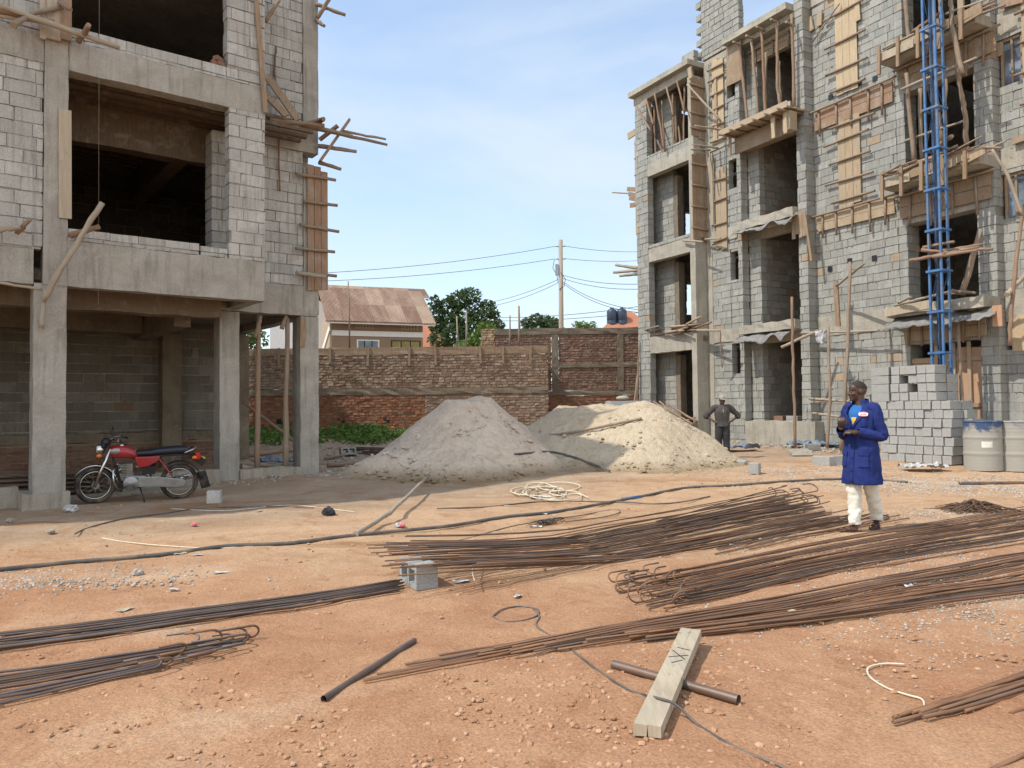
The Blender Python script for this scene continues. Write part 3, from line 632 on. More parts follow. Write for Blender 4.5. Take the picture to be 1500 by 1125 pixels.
hf = Frame(-10.2, 43.5, .93, .36)
h = empty('house', hf.w(0, 0, 0), hf.rot, 'two storey tan house under a rusty iron roof, behind the brick wall', 'house')
HW, HD = 5.3, 6.0; EZ, RZ = 6.85, 9.05
mb = MB(); mb.box((.0, 0, 0), (HW, HD, EZ)); mb.build('wall', M['wall_tan'], h)
X = Matrix.Rotation(math.pi / 2, 4, 'Z')
mb = MB(); mb.prism([(0, EZ), (HD, EZ), (HD / 2, RZ - .1)], -.12, 0, 0, X); go = mb.build('gable_wall', M['wall_cream'], h); go.location.z = .002
mb = MB(); mb.box((-.12, -.01, 0), (-.002, HD, EZ)); mb.build('end_wall', M['wall_cream'], h)
def roofsheet(y0, z0, y1, z1, x0, x1, name, par):
    mb = MB(); n = len(mb.v); th = .05; dy, dz = y1 - y0, z1 - z0; l = math.hypot(dy, dz); NX = int((x1 - x0) / .076)
    for j in range(2):
        for i in range(NX + 1): mb.v.append((lerp(x0, x1, i / NX), lerp(y0, y1, j), lerp(z0, z1, j) + (.016 if i % 2 else 0)))
    for i in range(NX): mb.face((i, i + 1, NX + 2 + i, NX + 1 + i), 0, ((i * .076, 0), (i * .076 + .076, 0), (i * .076 + .076, l), (i * .076, l)), True)
    mb.box((x0, y0, z0 - .06), (x1, y0 + .03, z0 - .005)); return mb.build(name, M['roof_iron'], par)
roofsheet(-.75, EZ - .38, HD / 2, RZ, -.45, HW + .6, 'roof', h); roofsheet(HD + .75, EZ - .38, HD / 2, RZ, -.45, HW + .6, 'roof', h)
roofsheet(2.1, RZ - .62, 3.3, RZ + .06, HW - 1.6, HW + 1.0, 'roof_patch', h)
mb = MB(); mb.box((-.4, -.70, EZ - .52), (HW + .55, -.62, EZ - .40)); mb.build('fascia', M['trim_w'], h)
mb = MB(); mb.box((-.02, -.06, 5.70), (HW + .02, -.002, 6.0)); mb.build('string_course', M['trim_w'], h)
MB().bar((-.16, HD * .8, 4.3), (-.16, -.2, 6.1), .06, .32, (0, 0, 1)).build('sloping_trim', M['trim_w'], h)
for x in (1.35, 4.0):
    v = MB()
    for i in range(6):
        for k in range(2): v.box((x + i * .18, -.03, 6.13 + k * .15), (x + i * .18 + .12, -.003, 6.25 + k * .15))
    v.build('vent_block', M['wall_cream'], h)
for x in (1.4,):
    wo = MB().box((x, -.05, 4.2), (x + 1.3, -.003, 5.5)).build('window', M['trim_w'], h); MB().box((x + .08, -.06, 4.25), (x + 1.22, -.051, 5.43)).build('pane', M['glass'], wo)
    MB().box((x + .40, -.075, 4.25), (x + .46, -.061, 5.43)).build('bar', M['black'], wo); MB().box((x + .84, -.075, 4.25), (x + .90, -.061, 5.43)).build('bar', M['black'], wo)
M['olive'] = m_plain('olive_shutter', (.26, .21, .07), .7)
dr = MB().box((3.4, -.05, 4.0), (5.15, -.003, 5.5)).build('shutter', M['black'], h)
for i in range(3): MB().box((3.46 + i * .56, -.07, 4.05), (3.94 + i * .56, -.051, 5.44)).build('shutter_leaf', M['olive'], dr)
def simple_house(X0, Y0, w_, d_, ez, rz, mat, roof, label, rot=0):
    o = empty('house', (X0, Y0, 0), rot, label, 'house'); MB().box((0, 0, 0), (w_, d_, ez)).build('wall', mat, o)
    mb = MB(); ov = .6; a = (-ov, -ov, ez - .1); b = (w_ + ov, -ov, ez - .1); c = (w_ + ov, d_ + ov, ez - .1); d = (-ov, d_ + ov, ez - .1); r = min(w_, d_) * .45; e = (r, d_ / 2, rz); f = (w_ - r, d_ / 2, rz)
    mb.v = [a, b, c, d, e, f]; mb.face((0, 1, 5, 4)); mb.face((1, 2, 5)); mb.face((2, 3, 4, 5)); mb.face((3, 0, 4)); mb.face((3, 2, 1, 0)); mb.build('roof', roof, o); return o
simple_house(-9.0, 62, 4.6, 7, 5.6, 9.1, M['wall_white'], M['tile'], 'red tiled house half hidden between the tan house and the big tree', .1)
simple_house(6.2, 60, 6.4, 6, 6.2, 9.3, M['wall_tan'], M['tile'], 'red tiled roof rising over the taller brick wall right of the utility pole')
o = simple_house(8.6, 55, 5, 5, 6.9, 7.6, M['wall_white'], m_plain('grey_iron', (.40, .40, .41), .5, .3), 'pale house with a low grey roof beside the grey tower')
o = empty('house', (-14.5, 46, 0), .2, 'white gabled house seen between the bare concrete columns', 'house'); MB().box((0, 0, 0), (4.2, 6, 7.2)).build('wall', M['wall_white'], o); mb = MB(); mb.prism([(-.2, 7.2), (4.4, 7.2), (2.1, 8.6)], 0, 6); mb.build('roof', M['wall_white'], o).location.z = .003
# water tanks on a stand
for k, x in enumerate((8.15, 8.95)):
    t = empty('water_tank', (x, 62, 0), 0, ('left' if k == 0 else 'right') + ' one of two black water tanks raised beyond the taller brick wall', 'water tank')
    MB().lathe([(.0, 8.0), (.40, 8.0), (.42, 8.1), (.42, 8.4), (.40, 8.43), (.42, 8.46), (.42, 9.15), (.36, 9.3), (.16, 9.42), (.14, 9.5), (0, 9.5)], 20).build('tank', m_plain('tank_black', (.03, .045, .07), .4), t)
    MB().tube([(0, 0, 0), (0, 0, 7.98)], .12, 8).build('stand', M['conc'], t)
# trees
def m_leaf(name, a, b_, tr=.25):
    g = NG(name); r = g.n('ShaderNodeNewGeometry').outputs['Random Per Island']
    c = g.mix(r, a, b_); g.set(g.b.inputs['Subsurface Weight'], 0.0)
    m = g.done(c, .6, spec=.35)
    td = g.n('ShaderNodeBsdfTranslucent', {'Color': g.mix(.5, c, (.16, .20, .03))}); mxs = g.n('ShaderNodeMixShader', {0: tr, 1: g.b.outputs[0], 2: td.outputs[0]})
    g.t.links.new(mxs.outputs[0], g.t.nodes['Material Output'].inputs[0]); return m
M['leaf_d'] = m_leaf('dark_leaf', (.020, .045, .016), (.060, .105, .035)); M['leaf_l'] = m_leaf('light_leaf', (.06, .12, .02), (.14, .22, .045)); M['leaf_m'] = m_leaf('mid_leaf', (.035, .075, .02), (.09, .15, .04))
M['bark'] = m_wood('bark', (.13, .10, .075), (.24, .20, .16), 0)
def leafcloud(mb, c, r, n, s, flat=.8):
    c = Vector(c)
    for _ in range(n):
        d = Vector((random.gauss(0, 1), random.gauss(0, 1), random.gauss(0, 1))).normalized(); rad = r * random.uniform(.45, 1.08) ** .7
        p = c + Vector((d.x * rad, d.y * rad, d.z * rad * flat)); a = Vector((random.gauss(0, 1), random.gauss(0, 1), random.gauss(0, .7))).normalized(); b = a.cross(Vector((random.gauss(0, 1), random.gauss(0, 1), random.gauss(0, 1)))).normalized()
        l = s * random.uniform(.6, 1.3); i = len(mb.v); mb.v += [p - a * l, p + b * l * .42, p + a * l, p - b * l * .42]; mb.face((i, i + 1, i + 2, i + 3))
def tree(name, base, clumps, label, leaf, s, n, cat='tree', group=None):
    o = empty(name, base, 0, label, cat, group); base = Vector(base); tk = MB(); ztop = max(c[2] for c in clumps)
    cx = sum(c[0] for c in clumps) / len(clumps); cy = sum(c[1] for c in clumps) / len(clumps); h0 = ztop * .45
    tk.tube([(0, 0, 0), (cx * .2, cy * .2, h0 * .6), (cx * .6, cy * .6, h0)], [.03 * ztop, .024 * ztop, .02 * ztop], 8)
    cr = MB()
    for c in clumps:
        st = Vector((cx * .6, cy * .6, h0)); en = Vector(c[:3]); tk.tube([st, st.lerp(en, .5) + Vector((0, 0, -.1 * c[3])), en], [.014 * ztop, .009 * ztop, .003 * ztop], 6)
        leafcloud(cr, c[:3], c[3], int(n * c[3] ** 2), s)
    tk.build('trunk', M['bark'], o); cr.build('crown', leaf, o); return o
random.seed(11)
def blob(px, py, Y, r, base): p = depth(px, py, Y) - Vector(base); return (p.x, p.y + random.uniform(-.8, .8), p.z, r)
b0 = (-4.2, 60, 0)
tree('broadleaf_tree', b0, [blob(*q, b0) for q in ((672, 440, 60, 1.0), (690, 434, 60, .9), (655, 448, 60, .95), (640, 458, 60, .8), (636, 442, 60, .6), (712, 452, 60, .9), (705, 468, 60, 1.0), (680, 462, 60, 1.2), (660, 475, 60, 1.1), (640, 478, 60, .7), (722, 462, 60, .55), (695, 482, 60, 1.2), (668, 492, 60, 1.2), (718, 480, 60, .8), (645, 497, 60, 1.0))], 'large dark green broadleaf tree above the brick wall', M['leaf_d'], .20, 330)
b0 = (-1.9, 40, 0)
tree('leafy_bush', b0, [blob(*q, b0) for q in ((712, 482, 40, .55), (700, 496, 40, .6), (725, 492, 40, .5), (690, 503, 40, .5), (715, 505, 40, .6), (735, 500, 40, .35), (680, 510, 40, .5))], 'bright green bush just above the lower brick wall in front of the big tree', M['leaf_l'], .13, 700, 'bush')
b0 = (2.2, 95, 0)
tree('broadleaf_tree', b0, [blob(*q, b0) for q in ((772, 472, 95, .8), (785, 469, 95, 1.0), (798, 470, 95, 1.0), (812, 472, 95, .9), (790, 478, 95, 1.2), (805, 480, 95, 1.2), (776, 481, 95, 1.0), (816, 482, 95, .8))], 'low dark trees just left of the utility pole foot', M['leaf_d'], .25, 220)
b0 = (6.0, 48, 0)
tree('leafy_bush', b0, [blob(*q, b0) for q in ((845, 478, 48, .35), (856, 477, 48, .4), (866, 478, 48, .35), (853, 482, 48, .5), (864, 483, 48, .4))], 'small bright bush in front of the red tiled roof right of the pole', M['leaf_l'], .10, 900, 'bush')
b0 = (-14.2, 40, 0)
tree('broadleaf_tree', b0, [blob(*q, b0) for q in ((352, 500, 40, .8), (366, 490, 40, .8), (380, 497, 40, .6), (345, 482, 40, .9), (330, 490, 40, 1))], 'dark tree seen between the front concrete columns', M['leaf_m'], .15, 300)
b0 = (9.6, 68, 0)
tree('conifer_tree', b0, [blob(*q, b0) for q in ((912, 462, 68, .45), (911, 470, 68, .7), (913, 476, 68, .8))], 'small pointed tree beside the water tanks', M['leaf_d'], .2, 300)
b0 = (0.9, 95, 0)
tree('conifer_tree', b0, [blob(*q, b0) for q in ((729, 471, 95, .5), (731, 477, 95, .8), (728, 482, 95, .9))], 'small distant tree between the big tree and the thin fence posts', M['leaf_d'], .25, 200)
# utility pole
pb = depth(822, 478, 45); up = empty('utility_pole', (pb.x, 45, .5), 0, 'tall wooden utility pole carrying wires beyond the brick wall', 'utility pole')
MB().tube([(-.02, 0, 0), (.0, 0, 5), (.03, 0, 10.85)], [.17, .15, .12], 12).build('pole', M['pole_grey'], up)
M['metal'] = m_plain('galvanised_metal', (.33, .34, .35), .45, .7); M['cable'] = m_plain('cable_black', (.03, .03, .035), .6)
for z in (10.45, 9.7):
    for sx in (-1, 1):
        MB().tube([(.05 * sx, -.02, z), (.32 * sx, -.05, z + .02)], .035, 8).build('insulator', M['metal'], up)
MB().box((-.30, -.12, 8.75), (-.12, .06, 9.4)).build('junction_box', M['metal'], up)
MB().tube([(-.35, -.03, 9.68), (-.45, -.03, 9.2), (-.2, -.05, 8.7), (-.15, -.02, 8.3)], .018, 6).build('lead_wire', M['cable'], up)
MB().tube([(.0, -.14, 8.9), (.28, -.12, 8.5), (.2, -.1, 8.1), (-.1, -.14, 7.9)], .018, 6).build('lead_wire', M['cable'], up)
def wire(a, b, sag, label, r=.014, grp=None):
    a = Vector(a); b = Vector(b); pts = [a.lerp(b, i / 20) - Vector((0, 0, sag * 4 * (i / 20) * (1 - i / 20))) for i in range(21)]
    o = MB().tube([p - a for p in pts], r, 5).build('overhead_wire', M['cable'], None, a); return tag(o, label, 'wire', grp)
PZ = lambda z, dx: (pb.x + dx, 44.95, .5 + z)
wire(PZ(10.46, -.32), depth(430, 402, 40), .25, 'topmost overhead wire running left from the utility pole'); wire(PZ(9.72, -.32), depth(430, 413, 40), .25, 'second overhead wire running left from the utility pole')
wire(PZ(8.5, -.15), depth(690, 447, 52), .25, 'upper of two thin cables dropping left from the pole to the tree'); wire(PZ(8.3, -.15), depth(690, 452, 52), .3, 'lower of two thin cables dropping left from the pole to the tree')
wire(PZ(10.46, .32), depth(990, 364, 60), .3, 'topmost overhead wire running right from the utility pole'); wire(PZ(9.72, .32), depth(990, 374, 60), .3, 'second overhead wire running right from the utility pole')
wire(PZ(8.75, .15), depth(985, 412, 34), .3, 'higher of the slack cables sloping right from pole to tower'); wire(PZ(8.55, .15), depth(985, 419, 36), .35, 'middle slack cable sloping right from pole to tower')
wire(PZ(8.35, .15), depth(985, 455, 31), .5, 'lowest steep cable sloping right from pole to tower'); wire(PZ(8.25, .15), depth(985, 458, 31), .55, 'twin of the lowest steep cable right of the pole')
wire(depth(720, 465, 90), depth(960, 445, 75), .4, 'faint distant power line above the taller brick wall', .03); wire(depth(720, 470, 90), depth(960, 455, 75), .3, 'fainter second distant power line above the taller brick wall', .03)
# thin posts standing behind the lower wall
def post(px, y0, y1, Y, r, label, mat='pole'):
    a = depth(px[0], y0, Y); b = depth(px[1], y1, Y); o = MB().tube([(0, 0, 0), (b - a) * .5 + Vector((.02, 0, 0)), b - a], [r, r * .9, r * .7], 8).build('wood_post', M[mat], None, a); return tag(o, label, 'post')
post((746, 747), 520, 462, 31.5, .04, 'thinner of two bare sticks standing behind the lower brick wall'); post((760, 760), 520, 448, 31.5, .055, 'thicker of two bare sticks standing behind the lower brick wall')
post((683, 683), 510, 455, 36, .05, 'pale post standing in front of the big tree', 'pole_grey'); post((670, 669), 512, 463, 36, .04, 'thin pale post left of the taller pale post by the tree', 'pole_grey'); post((512, 510), 512, 412, 31, .035, 'long thin stick standing in front of the tan house')
# weeds below the wall
wd = MB(); random.seed(5)
for _ in range(520):
    px = random.choice((random.uniform(355, 470), random.uniform(480, 620), random.uniform(500, 560))); y = random.uniform(27.2, 29.7) if random.random() < .7 else random.uniform(24.5, 28)
    x = (px - 750) / 1125 * y; zb = gz(x, y); hgt = random.uniform(.12, .5)
    if random.random() > .5 + .5 * nz(x, y, .8, 77) + .15: continue
    for k in range(16):
        p = Vector((x + random.gauss(0, .12), y + random.gauss(0, .12), zb + random.uniform(.02, hgt))); a = Vector((random.gauss(0, 1), random.gauss(0, 1), random.uniform(-.2, 1))).normalized(); b = a.cross(Vector((random.gauss(0, 1), random.gauss(0, 1), .3))).normalized(); l = random.uniform(.05, .1); i = len(wd.v)
        wd.v += [p - a * l, p + b * l * .5, p + a * l, p - b * l * .5]; wd.face((i, i + 1, i + 2, i + 3))
tag(wd.build('weeds', m_leaf('weed_leaf', (.06, .13, .02), (.14, .24, .05))), 'green weeds growing along the foot of the brick wall', 'weeds', kind='stuff')
# ================================================================ TIMBER ON THE FACADES
def wander(pts, amp, n=7):
    out = []
    for a, b in zip(pts[:-1], pts[1:]):
        for i in range(n): 
            t = i / n; p = a.lerp(b, t); out.append(p + Vector((random.uniform(-amp, amp), random.uniform(-amp, amp), random.uniform(-amp, amp) * .5)))
    out.append(pts[-1]); return out
def pole(pts, r, label, mat='pole', name='wood_pole', cat='wood pole', group=None, amp=.012):
    pts = [Vector(p) for p in pts]; a = pts[0].copy(); q = wander([p - a for p in pts], amp); k = len(q)
    o = MB().tube(q, [r * (1 - .25 * i / k) * random.uniform(.88, 1.14) for i in range(k)], 8).build(name, M[mat], None, a)
    return tag(o, label, cat, group)
def fp(F, pxs, r, label, mat='pole', **k): return pole([F.P(*p) for p in pxs], r, label, mat, **k)
def plank(a, b, w_, t_, label, mat='board', up=(0, 0, 1), name='wood_plank', cat='plank', group=None):
    a = Vector(a); o = MB().bar((0, 0, 0), Vector(b) - a, w_, t_, up, 0, .004).build(name, M[mat], None, a); return tag(o, label, cat, group)
def fpl(F, p, q, w_, t_, label, mat='board', up=None, **k): return plank(F.P(*p), F.P(*q), w_, t_, label, mat, up if up else -F.i, **k)
def fpanel(F, t0, t1, z0, z1, e, nb, bz, label, mat='board', over=.12, grp=None, batten='pole', ragged=.1):
    o = empty('formwork', F.w(t0, e, z0), F.rot, label, 'formwork', grp); wd_ = (t1 - t0) / nb
    for i in range(nb):
        MB().box((i * wd_ + .004, -.03, random.uniform(-ragged, ragged * .3)), ((i + 1) * wd_ - .004, -.002, z1 - z0 + random.uniform(-ragged, ragged)), 0, .003).build('board', M[mat], o)
    for z in bz:
        dz = random.uniform(-.05, .05); MB().tube(wander([Vector((-over * random.uniform(.5, 1.6), -.065, z - z0)), Vector((t1 - t0 + over * random.uniform(.5, 1.8), -.065, z - z0 + dz))], .008, 4), .034, 7).build('batten', M[batten], o)
    return o
def hpanel(F, t0, t1, z0, z1, e, nb, nc, label, mat='board', drop=.25, slope=0):
    o = empty('formwork', F.w(t0, e, z0), F.rot, label, 'formwork'); hh = (z1 - z0) / nb
    for i in range(nb): MB().box((random.uniform(0, .06), -.03, i * hh + .004), (t1 - t0 - random.uniform(0, .06), -.002, (i + 1) * hh - .004), 0, .004).build('board', M[mat], o)
    for i in range(nc):
        x = (i + .5) / nc * (t1 - t0) + random.uniform(-.05, .05); MB().tube([(x, -.065, -drop * random.uniform(.6, 1.4)), (x + random.uniform(-.03, .03), -.065, z1 - z0 + random.uniform(.0, .08))], .03, 6).build('cleat', M['pole'], o)
    MB().tube(wander([Vector((-.1, -.11, z1 - z0 - .03)), Vector((t1 - t0 + .15, -.11, z1 - z0 + .02))], .012, 6), .032, 7).build('rail', M['pole'], o)
    return o
random.seed(3)
# --- grey tower: top floor props
TP = [((932.3, 155.7, .62), (953.8, 192, .8)), ((946.4, 145, .6), (957, 183, .75)), ((958.7, 137, .6), (974, 222, .62)), ((969.4, 147, .3), (974, 237, .35)), ((976, 127, .6), (987, 170, .7)), ((985.5, 137, .3), (987.4, 232, .35)), ((991, 117.6, .6), (1003, 164, .75)), ((1002.7, 127, .3), (1001, 224, .38)), ((992, 164, -.4), (998.8, 227, .2)), ((962.6, 205, .55), (977, 235, .4)), ((957.7, 154, .2), (961, 244, .33))]
for i, (a, b) in enumerate(TP): fp(RB, (b, a), .038, ORD[i] + ' slanting prop from the left in the top opening of the corner tower', 'pole_red', group='props in the top opening of the corner tower')
fp(RB, ((1056.5, 178, .30), (1006.6, 123.5, .75)), .04, 'long bare pole slanting down right from the tower roof corner', 'pole_grey')
fp(RB, ((1062, 191, .08), (1018, 184, 1.1)), .04, 'upper straight pole sticking out beside the top tower column', 'pole_grey'); fp(RB, ((1052, 217, .08), (1013.5, 211.5, 1.1)), .035, 'middle pole sticking out beside the top tower column', 'pole_grey'); fp(RB, ((1040, 220, .08), (1011.5, 219, 1.1)), .035, 'lowest pole sticking out beside the top tower column', 'pole_grey')
C4 = RB.w(3.735, .62, 0); CF = Frame(C4.x, C4.y, RB.i.x, RB.i.y)
fpanel(CF, .0, .60, 10.35, 12.3, .0, 4, (10.6, 11.1, 11.6, 12.05), 'weathered upright formwork on the top tower column', 'board_old', .06)
fpanel(CF, -.02, .62, 7.0, 9.75, .02, 4, (7.3, 8.0, 8.7, 9.4), 'upright formwork nailed to the third floor tower column', 'board_old', .06)
fpl(RB, (1048, 112, .09), (1049.5, 205, .09), .10, .04, 'long pale board upright beside the top tower column', 'board'); fpl(RB, (1042, 225, .12), (1044, 330, .12), .09, .04, 'long pale board upright beside the third floor tower column', 'board')
fpl(RB, (1010, 99, .78), (1012, 115, .78), .16, .05, 'short upright board at the tower roof corner', 'board')
fpanel(RB, 4.16, 4.66, 10.0, 12.7, .03, 2, (10.1, 10.6, 11.1, 11.6, 12.1, 12.5), 'pale formwork strip beside the topmost slot window', 'board_fresh', .1)
fpanel(RB, 4.22, 4.70, 6.55, 9.1, .03, 2, (6.8, 7.35, 8.1, 8.8), 'pale formwork strip beside the third floor slot window', 'board', .1)
fpl(RB, (1075, 64, .08), (1075, 122, .08), .62, .04, 'dark formwork shutter hanging from the roof edge by the top slot window', 'board_old')
# things that stick out of the tower's left side
fpl(RB, (920, 200, .3), (931, 193, .3), .24, .05, 'short board end jutting from the left edge of the tower', 'board')
for i, (a, b) in enumerate((((937, 278, .3), (919, 277, .4)), ((937, 287, .3), (921, 284, .4)), ((937, 293, .3), (922, 290, .4)), ((937, 299, .3), (923, 301, .4)))): fpl(RB, a, b, .16, .05, ORD[i] + ' board from the top of the bunch at the left edge of the tower', 'board_old', group='boards on the left edge of the tower')
fp(RB, ((936, 284, .3), (897, 282, .5)), .03, 'thin stick pointing far left from the third floor edge of the tower')
for i, (a, b) in enumerate((((936, 393, .2), (902, 388, .5)), ((936, 396, .25), (899, 399, .5)), ((936, 401, .2), (908, 404, .5)))): fp(RB, (a, b), .06, ('upper', 'middle', 'lower')[i] + ' of three rough poles jutting left from the second floor of the tower', 'pole_grey', group='poles jutting from the tower')
for i, y in enumerate((210, 232, 256, 300)): fp(RB, ((940, y, .45), (930, y + .5, .45)), .04, ORD[i] + ' stub from the top on the left edge of the tower', 'pole', group='stubs on the left edge of the tower')
fpanel(RB, .56, .66, 7.8, 11.3, .42, 1, (), 'narrow board running up the left edge of the tower', 'board', .05)
# second floor ledge of loose timber, ground floor leaning timber
TLs = [(945 + 6.2 * i + random.uniform(-6, 6), 485 - i * .8 + random.uniform(-7, 5)) for i in range(12)]
for i, (x, y) in enumerate(TLs): fp(RB, ((x, y + 3, random.uniform(.35, .6)), (x + random.uniform(14, 38), y - random.uniform(-2, 9), random.uniform(.45, .85))), random.uniform(.03, .055), 'offcut in the tangle of timber on the first balcony of the tower', random.choice(('pole', 'pole_red', 'board')), group='timber tangle on the first balcony of the tower')
for i, (a, b) in enumerate((((957, 588, .75), (1016, 622, .9)), ((966, 588, .7), (1012, 630, .95)), ((975, 590, .6), (1021, 618, .7)), ((980, 625, .8), (1018, 612, .6)), ((978, 630, .9), (1020, 626, .8)))): fp(RB, (b, a), .04, ORD[i] + ' pole of the slanting timbers leaning in the ground floor of the tower', 'pole_red', group='timbers leaning in the tower ground floor')
fp(RB, ((1018, 484, .52), (1054.5, 484, .8)), .035, 'short horizontal pole bracketed on the first floor tower column', 'pole_grey'); fp(RB, ((1054.5, 482, .8), (1058, 538, .3)), .025, 'thin stick hanging from the first floor bracket pole', 'pole_grey')
fp(RB, ((1000, 352, .6), (1030, 354, .7)), .035, 'short pole lying across the foot of the third floor column formwork', 'pole_grey'); fp(RB, ((1030, 351, .2), (1056, 349, .3)), .03, 'short pole lying right of the third floor column formwork', 'pole_grey')
fp(RB, ((928, 604, .8), (936, 530, .55)), .035, 'pole leaning on the tower ground floor corner', 'pole_grey'); fp(RB, ((932, 603, .7), (936.5, 500, .55)), .03, 'thinner pole leaning on the tower ground floor corner', 'pole')
# --- roof recess props
RPp = [((1082.7, 68, .25), (1096.5, 187.7, .2)), ((1100.8, 61, .25), (1111.5, 177, .2)), ((1115.7, 47, .25), (1122, 177, .2)), ((1122, 77, -.1), (1121, 168, -.1)), ((1138, 34, .25), (1139, 128, .22), (1144.5, 166, .2)), ((1141.5, 90, -.1), (1143, 152, -.1)), ((1159.5, 21, .22), (1163.7, 160, .15))]
for i, p in enumerate(RPp): fp(RB, p[::-1], .052, ORD[i] + ' wooden prop from the left under the roof edge of the recess', 'pole_red' if i % 2 == 0 else 'pole', group='props under the roof edge of the recess')
for i, (x, y) in enumerate(((1078, 62), (1097, 53), (1112, 40), (1133, 29), (1155, 33))): fp(RB, ((x + 8, y + 5, .1), (x - 4, y - 1, .55)), .04, ORD[i] + ' stub from the left poking out under the roof edge', 'pole_grey', group='stubs under the roof edge')
hpanel(RB, 5.45, 7.42, 12.15, 12.55, -.28, 2, 3, 'formwork along the beam under the roof edge of the recess', 'board_old', .1)
# --- recess balconies: formwork shelf on the third floor, torn sheets below
sh = empty('formwork_shelf', RB.w(5.2, 0, 9.55), RB.rot, 'timber formwork shelf under the top recess balcony', 'formwork')
for i in range(5): MB().box((0, -.75 + i * .15, .32), (2.6, -.61 + i * .15, .36), 0, .012).build('board', M['board'], sh)
MB().box((.0, -.78, .30), (2.62, -.755, .48), 0, .01).build('edge_board', M['board'], sh)
for i in range(6): MB().tube([(.15 + i * .46, -.98, .27), (.2 + i * .46, .0, .27)], .035, 7).build('bearer', M['pole'], sh)
for x in (.1, 1.9, 2.35): MB().box((x, -.62 + .1 * (x < 1), -.35), (x + .12, -.59 + .1 * (x < 1), .28), 0, .01).build('hanger', M['board_fresh' if x > 1 else 'board_old'], sh)
MB().box((.15, -.05, -.12), (2.3, .29, -.06)).build('soffit_board', M['board_old'], sh); MB().box((.15, -.30, -.25), (2.4, -.26, .25), 0, .01).build('side_board', M['board_old'], sh)
MB().box((2.3, -.6, -.28), (2.55, -.3, .26), 0, .01).build('end_board', M['board'], sh)
for i, x in enumerate((1101, 1106, 1110)): fpl(RB, (x, 184 - i * 3, .35), (x + 7, 177 - i * 3, .30), .22, .2, ORD[i] + ' pale block offcut on the top recess balcony', 'plank', (0, 0, 1), name='block_offcut', cat='block')
M['sheet'] = m_plain('torn_sheet', (.20, .195, .185), .85, .0, .3, 6, (.16, .13, .11), .6)
def torn_sheet(F, t0, t1, e0, e1, z0, z1, label, droop=.25):
    def fn(u, v):
        t = lerp(t0, t1, u); k = droop * (v ** 2) * (.6 + .8 * nz(t, v, 2.1, 61)); c = .05 * nz(t * 1.6, v, 4.0, 63) + .08 * nz(t, v, 2.3, 62)
        return F.w(t, lerp(e0, e1, v), lerp(z0, z1, v) + c - k) - F.w(t0, e0, z0)
    mb = MB(); mb.grid(fn, 90, 10); o = mb.build('torn_sheet', M['sheet'], None, F.w(t0, e0, z0)); md = o.modifiers.new('thick', 'SOLIDIFY'); md.thickness = .006
    return tag(o, label, 'metal sheet')
torn_sheet(RB, 5.25, 7.6, .0, .45, 6.93, 6.86, 'crumpled torn sheet under the second floor recess balcony', .18); torn_sheet(RB, 5.3, 7.2, .0, .50, 3.68, 3.55, 'crumpled torn sheet under the first floor recess balcony', .25); torn_sheet(RB, 10.35, 13.0, -.05, .42, 3.66, 3.45, 'long torn sheet hanging over the boarded opening beside the blue mast', .14)
fpanel(RB, 7.35, 7.85, 6.35, 7.05, .12, 4, (), 'short boards clamped on the pier at the second floor', 'board_old', .05); fpl(RB, (1180, 318, .14), (1189, 382, .1), .07, .05, 'upright stick hanging below the clamped boards on the pier', 'board_old')
# --- blank wall: formwork strips and bands
fpanel(RB, 8.62, 9.30, 10.15, 13.4, -.31, 3, (10.2, 10.75, 11.5, 12.3, 13.0), 'bright new formwork strip high on the blank block wall', 'board_fresh', .22)
fpanel(RB, 8.62, 9.32, 6.95, 9.30, -.31, 3, (7.1, 7.65, 8.2, 8.75, 9.2), 'brownish formwork strip in the middle of the blank block wall', 'board', .28)
hpanel(RB, 7.85, 10.32, 9.3, 9.86, -.31, 2, 5, 'reddish formwork band across the blank wall at the third floor', 'board_red'); hpanel(RB, 7.85, 10.3, 6.4, 6.86, -.31, 2, 5, 'brown formwork band across the blank wall at the second floor', 'board')
fpl(RB, (1186, 47, -.28), (1182.5, 28, -.28), .3, .04, 'short pale board at the top left of the blank wall', 'board'); fpl(RB, (1255, 0, -.28), (1257, 30, -.28), .14, .04, 'narrow pale board at the top of the blank wall', 'board_fresh')
fpl(RB, (1200, 38, -.28), (1201, 16, -.28), .16, .04, 'broken board below the roof beam on the blank wall', 'board'); fpl(RB, (1185, 193, -.28), (1183, 162, -.28), .18, .04, 'small yellow board at the left end of the reddish band', 'board_fresh')
fp(RB, ((1190, 62, -.25), (1230, 5, -.2)), .022, 'thin stick crossing slantwise near the roof beam'); fp(RB, ((1196, 50, -.25), (1218, 22, -.2)), .02, 'thinner short stick crossing slantwise near the roof beam')
# dark put-log holes with stubs
for i, (x, y) in enumerate(((1217, 200 - 58), (1254, 57), (1282, 115), (1259, 122), (1245, 400 - 18), (1216, 394), (1281, 378))):
    p = RB.at(x, y, -.34); o = MB().box((-.07, -.012, -.07), (.07, -.006, .07)).build('putlog_hole', M['black'], rb); o.location = (p[0], .335, p[2])
